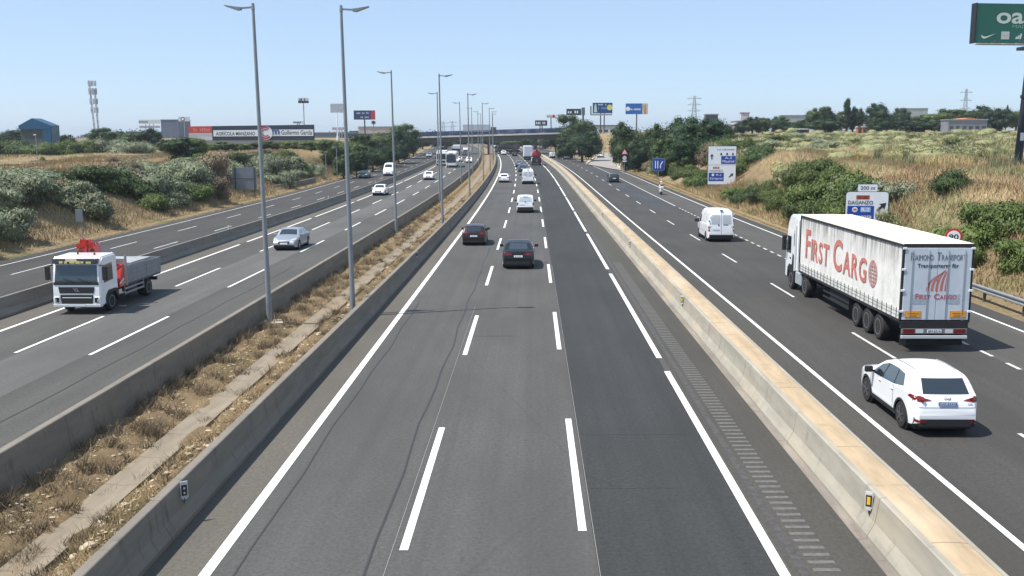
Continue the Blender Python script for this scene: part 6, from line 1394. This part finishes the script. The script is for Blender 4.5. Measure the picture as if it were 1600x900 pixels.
def scrub_mass():
    g = random.Random(77); lumps = []
    for i in range(300):
        Yy = 110+190*g.random(); o = 36+g.random()*(30+Yy*.75); X = float(C(Yy))+o; s = g.uniform(1.2, 2.6); lumps.append(((X, Yy, Zx(X, Yy)+.3), (s, s, s*g.uniform(.35, .6))))
    me = foliage('low_scrub', lumps, 110000, .10, L_SCRUB, 78, core=.8, elong=1.5, zmin=-5); o = bpy.data.objects.new('low_scrub', me); COL.objects.link(o); return tag(o, 'low yellow green scrub covering the right plateau', 'scrub', None, 'stuff')
scrub_mass()
# ---- grasses (stuff)
def grass(name, pts, h0, h1, wd, m, label, lean=.35, seed=0):
    g = np.random.default_rng(seed); n = len(pts); h = h0+(h1-h0)*g.random(n)**1.5; a = g.random(n)*2*pi; ln = g.standard_normal((n, 2))*lean*h[:, None]
    d = np.stack([np.cos(a), np.sin(a), np.zeros(n)], 1)*wd*(.6+.8*g.random(n))[:, None]
    v = np.stack([pts-d, pts+d, pts+np.stack([ln[:, 0], ln[:, 1], h], 1)], 1).reshape(-1, 3).astype(np.float32)
    me = bpy.data.meshes.new(name); me.vertices.add(3*n); me.vertices.foreach_set('co', v.ravel()); me.loops.add(3*n); me.loops.foreach_set('vertex_index', np.arange(3*n, dtype=np.int32))
    me.polygons.add(n); me.polygons.foreach_set('loop_start', np.arange(0, 3*n, 3, dtype=np.int32)); me.polygons.foreach_set('loop_total', np.full(n, 3, np.int32)); me.update(calc_edges=True); me.materials.append(m)
    o = bpy.data.objects.new(name, me); COL.objects.link(o); return tag(o, label, 'grass', None, 'stuff')
def clumpy(n, o0, o1, Y0, Y1, seed, powr=1.4, thr=None, cl=.0):
    g = np.random.default_rng(seed); Y = Y0+(Y1-Y0)*g.random(n)**powr; o = o0+(o1-o0)*g.random(n)
    if cl:
        k = g.integers(0, max(1, n//cl), n); gy = np.random.default_rng(seed+1); cY = Y0+(Y1-Y0)*gy.random(n//cl+1)**powr; cO = o0+(o1-o0)*gy.random(n//cl+1)
        Y = cY[k]+g.standard_normal(n)*.16; o = cO[k]+g.standard_normal(n)*.16
    if thr is not None:
        f_ = np.sin(o*.35+Y*.13+thr[1])+np.sin(o*.17-Y*.21+2*thr[1])+.6*np.sin(o*.9+Y*.5); keep = f_ > thr[0]; Y, o = Y[keep], o[keep]
    o = np.clip(o, min(o0, o1), max(o0, o1))
    return np.stack([C(Y)+o, Y, Z(o, Y)-.02], 1)
grass('dry_grass', clumpy(90000, -36.6, -62, 42, 210, 1, 1.3), .25, .9, .035, L_STRAW, 'dry straw coloured grass on the left bank and field', seed=1)
grass('rusty_grass', clumpy(50000, -38, -80, 42, 200, 2, 1.3, (0.3, 1.)), .3, .9, .04, L_RUST, 'reddish dry grass on the left bank', seed=2)
grass('green_grass', clumpy(26000, -60, -150, 110, 240, 3, 1.0, (.2, 2.)), .2, .5, .09, L_GRASS, 'thin green grass across the left field', seed=3)
grass('dry_grass', clumpy(40000, -60, -160, 100, 240, 4, 1.0), .2, .6, .08, L_STRAW, 'dry yellow grass across the left field', seed=4)
grass('dry_grass', clumpy(90000, 22.6, 50, 34, 150, 5, 1.25), .25, .9, .035, L_STRAW, 'dry straw coloured grass on the right bank', seed=5)
grass('rusty_grass', clumpy(80000, 26, 60, 34, 110, 6, 1.2, (-.1, .5)), .35, 1.05, .035, L_RUST, 'reddish brown tall dry grass behind the trailer truck', seed=6)
grass('olive_grass', clumpy(60000, 26, 58, 45, 125, 19, 1.15, (.1, 2.6)), .3, .9, .035, L_SCRUB, 'yellow green grass patches on the right slope', seed=19)
grass('yellow_weed', clumpy(26000, 38, 90, 75, 140, 7, 1.0, (.2, 4.)), .3, .8, .07, L_YEL, 'bright yellow flowering weeds on the right plateau', seed=7)
grass('green_grass', clumpy(60000, 36, 150, 95, 260, 8, 1.0, (-.8, 3.)), .3, .9, .10, L_SCRUB, 'yellow green tall grass on the right plateau', seed=8)
grass('tall_weed', clumpy(5200, 40, 100, 62, 120, 9, 1.0, None, 26), .8, 2.0, .05, L_OLIVE, 'tall dark weed stems on the right plateau', .12, seed=9)
grass('verge_grass', clumpy(22000, 21.6, 23.2, 36, 220, 10, 1.4), .05, .35, .03, L_STRAW, 'short dry grass along the right verge', seed=10)
grass('verge_grass', clumpy(22000, -35.1, -37, 44, 240, 11, 1.4), .05, .35, .03, L_STRAW, 'short dry grass along the left verge', seed=11)
# median: tufts, straw and stones
grass('median_tuft', clumpy(26000, -12.0, -10.35, 14, 130, 12, 1.7, None, 90), .12, .45, .010, L_DEAD, 'brown dry weed tufts in the median strip', .55, seed=12)
grass('median_straw', clumpy(60000, -12.05, -10.3, 14, 170, 13, 1.7), .03, .20, .010, L_STRAW, 'short straw and litter in the median strip', .8, seed=13)
grass('median_straw', clumpy(40000, -9.3, -7.6, 14, 170, 14, 1.7, (-.5, 2.)), .03, .20, .010, L_STRAW, 'short straw beside the median drain', .8, seed=14)
grass('median_tuft', clumpy(9000, -9.35, -7.7, 14, 130, 15, 1.6, None, 80), .10, .38, .010, L_DEAD, 'brown dry weed tufts beside the median drain', .55, seed=15)
grass('median_green', clumpy(9000, -8.3, -7.6, 14, 130, 16, 1.6, (.2, 1.)), .05, .22, .010, L_GRASS, 'green weeds along the foot of the median barrier', .6, seed=16)
grass('median_tuft', clumpy(9000, -10.5, -9.9, 14, 120, 17, 1.6, None, 110), .08, .32, .010, L_DEAD, 'dry weeds leaning over the left edge of the drain', .6, seed=17)
grass('median_tuft', clumpy(8000, -9.65, -9.2, 14, 120, 18, 1.6, None, 90), .08, .28, .010, L_DEAD, 'dry weeds leaning over the right edge of the drain', .6, seed=18)
def stones():
    g = np.random.default_rng(8); V = []; Fc = []
    bs = bmesh.new(); bmesh.ops.create_icosphere(bs, subdivisions=1, radius=1); bv = np.array([v.co[:] for v in bs.verts]); bf = np.array([[v.index for v in f.verts] for f in bs.faces]); bs.free()
    for i in range(4200):
        Y = 14+90*g.random()**1.8; o = -12.0+1.8*g.random() if g.random() < .6 else -9.3+1.6*g.random(); s = .018+.05*g.random()**3
        if .2 < (o+9.3) < .75 and g.random() < .4: s *= 1.9
        c = np.array([float(C(Y))+o, Y, float(Z(o, Y))]); V.append(c+bv*s*np.array([1.2, 1, .6])*(.8+.4*g.random((len(bv), 1)))); Fc.append(bf+i*len(bv))
    o = mk('stones', np.concatenate(V), np.concatenate(Fc).tolist(), mat('pale_stone', (.40, .325, .225), .9, var=.3, scale=3)); return tag(o, 'small pale stones scattered over the median soil', 'stones', None, 'stuff')
stones()
# tall dead stems in front of the plateau
hz = MB().box(-3200, 3200, -45, 6300, -8, 75).build('haze', None); hz['kind'] = 'stuff'
hm = bpy.data.materials.new('haze'); hm.use_nodes = True; hn = hm.node_tree; hn.nodes.remove(hn.nodes['Principled BSDF'])
pv = hn.nodes.new('ShaderNodeVolumePrincipled'); pv.inputs['Color'].default_value = (.80, .88, 1, 1); pv.inputs['Density'].default_value = HAZE; pv.inputs['Anisotropy'].default_value = .3
hn.links.new(pv.outputs[0], hn.nodes['Material Output'].inputs['Volume']); hz.data.materials.append(hm)
print('objects', len(bpy.data.objects))
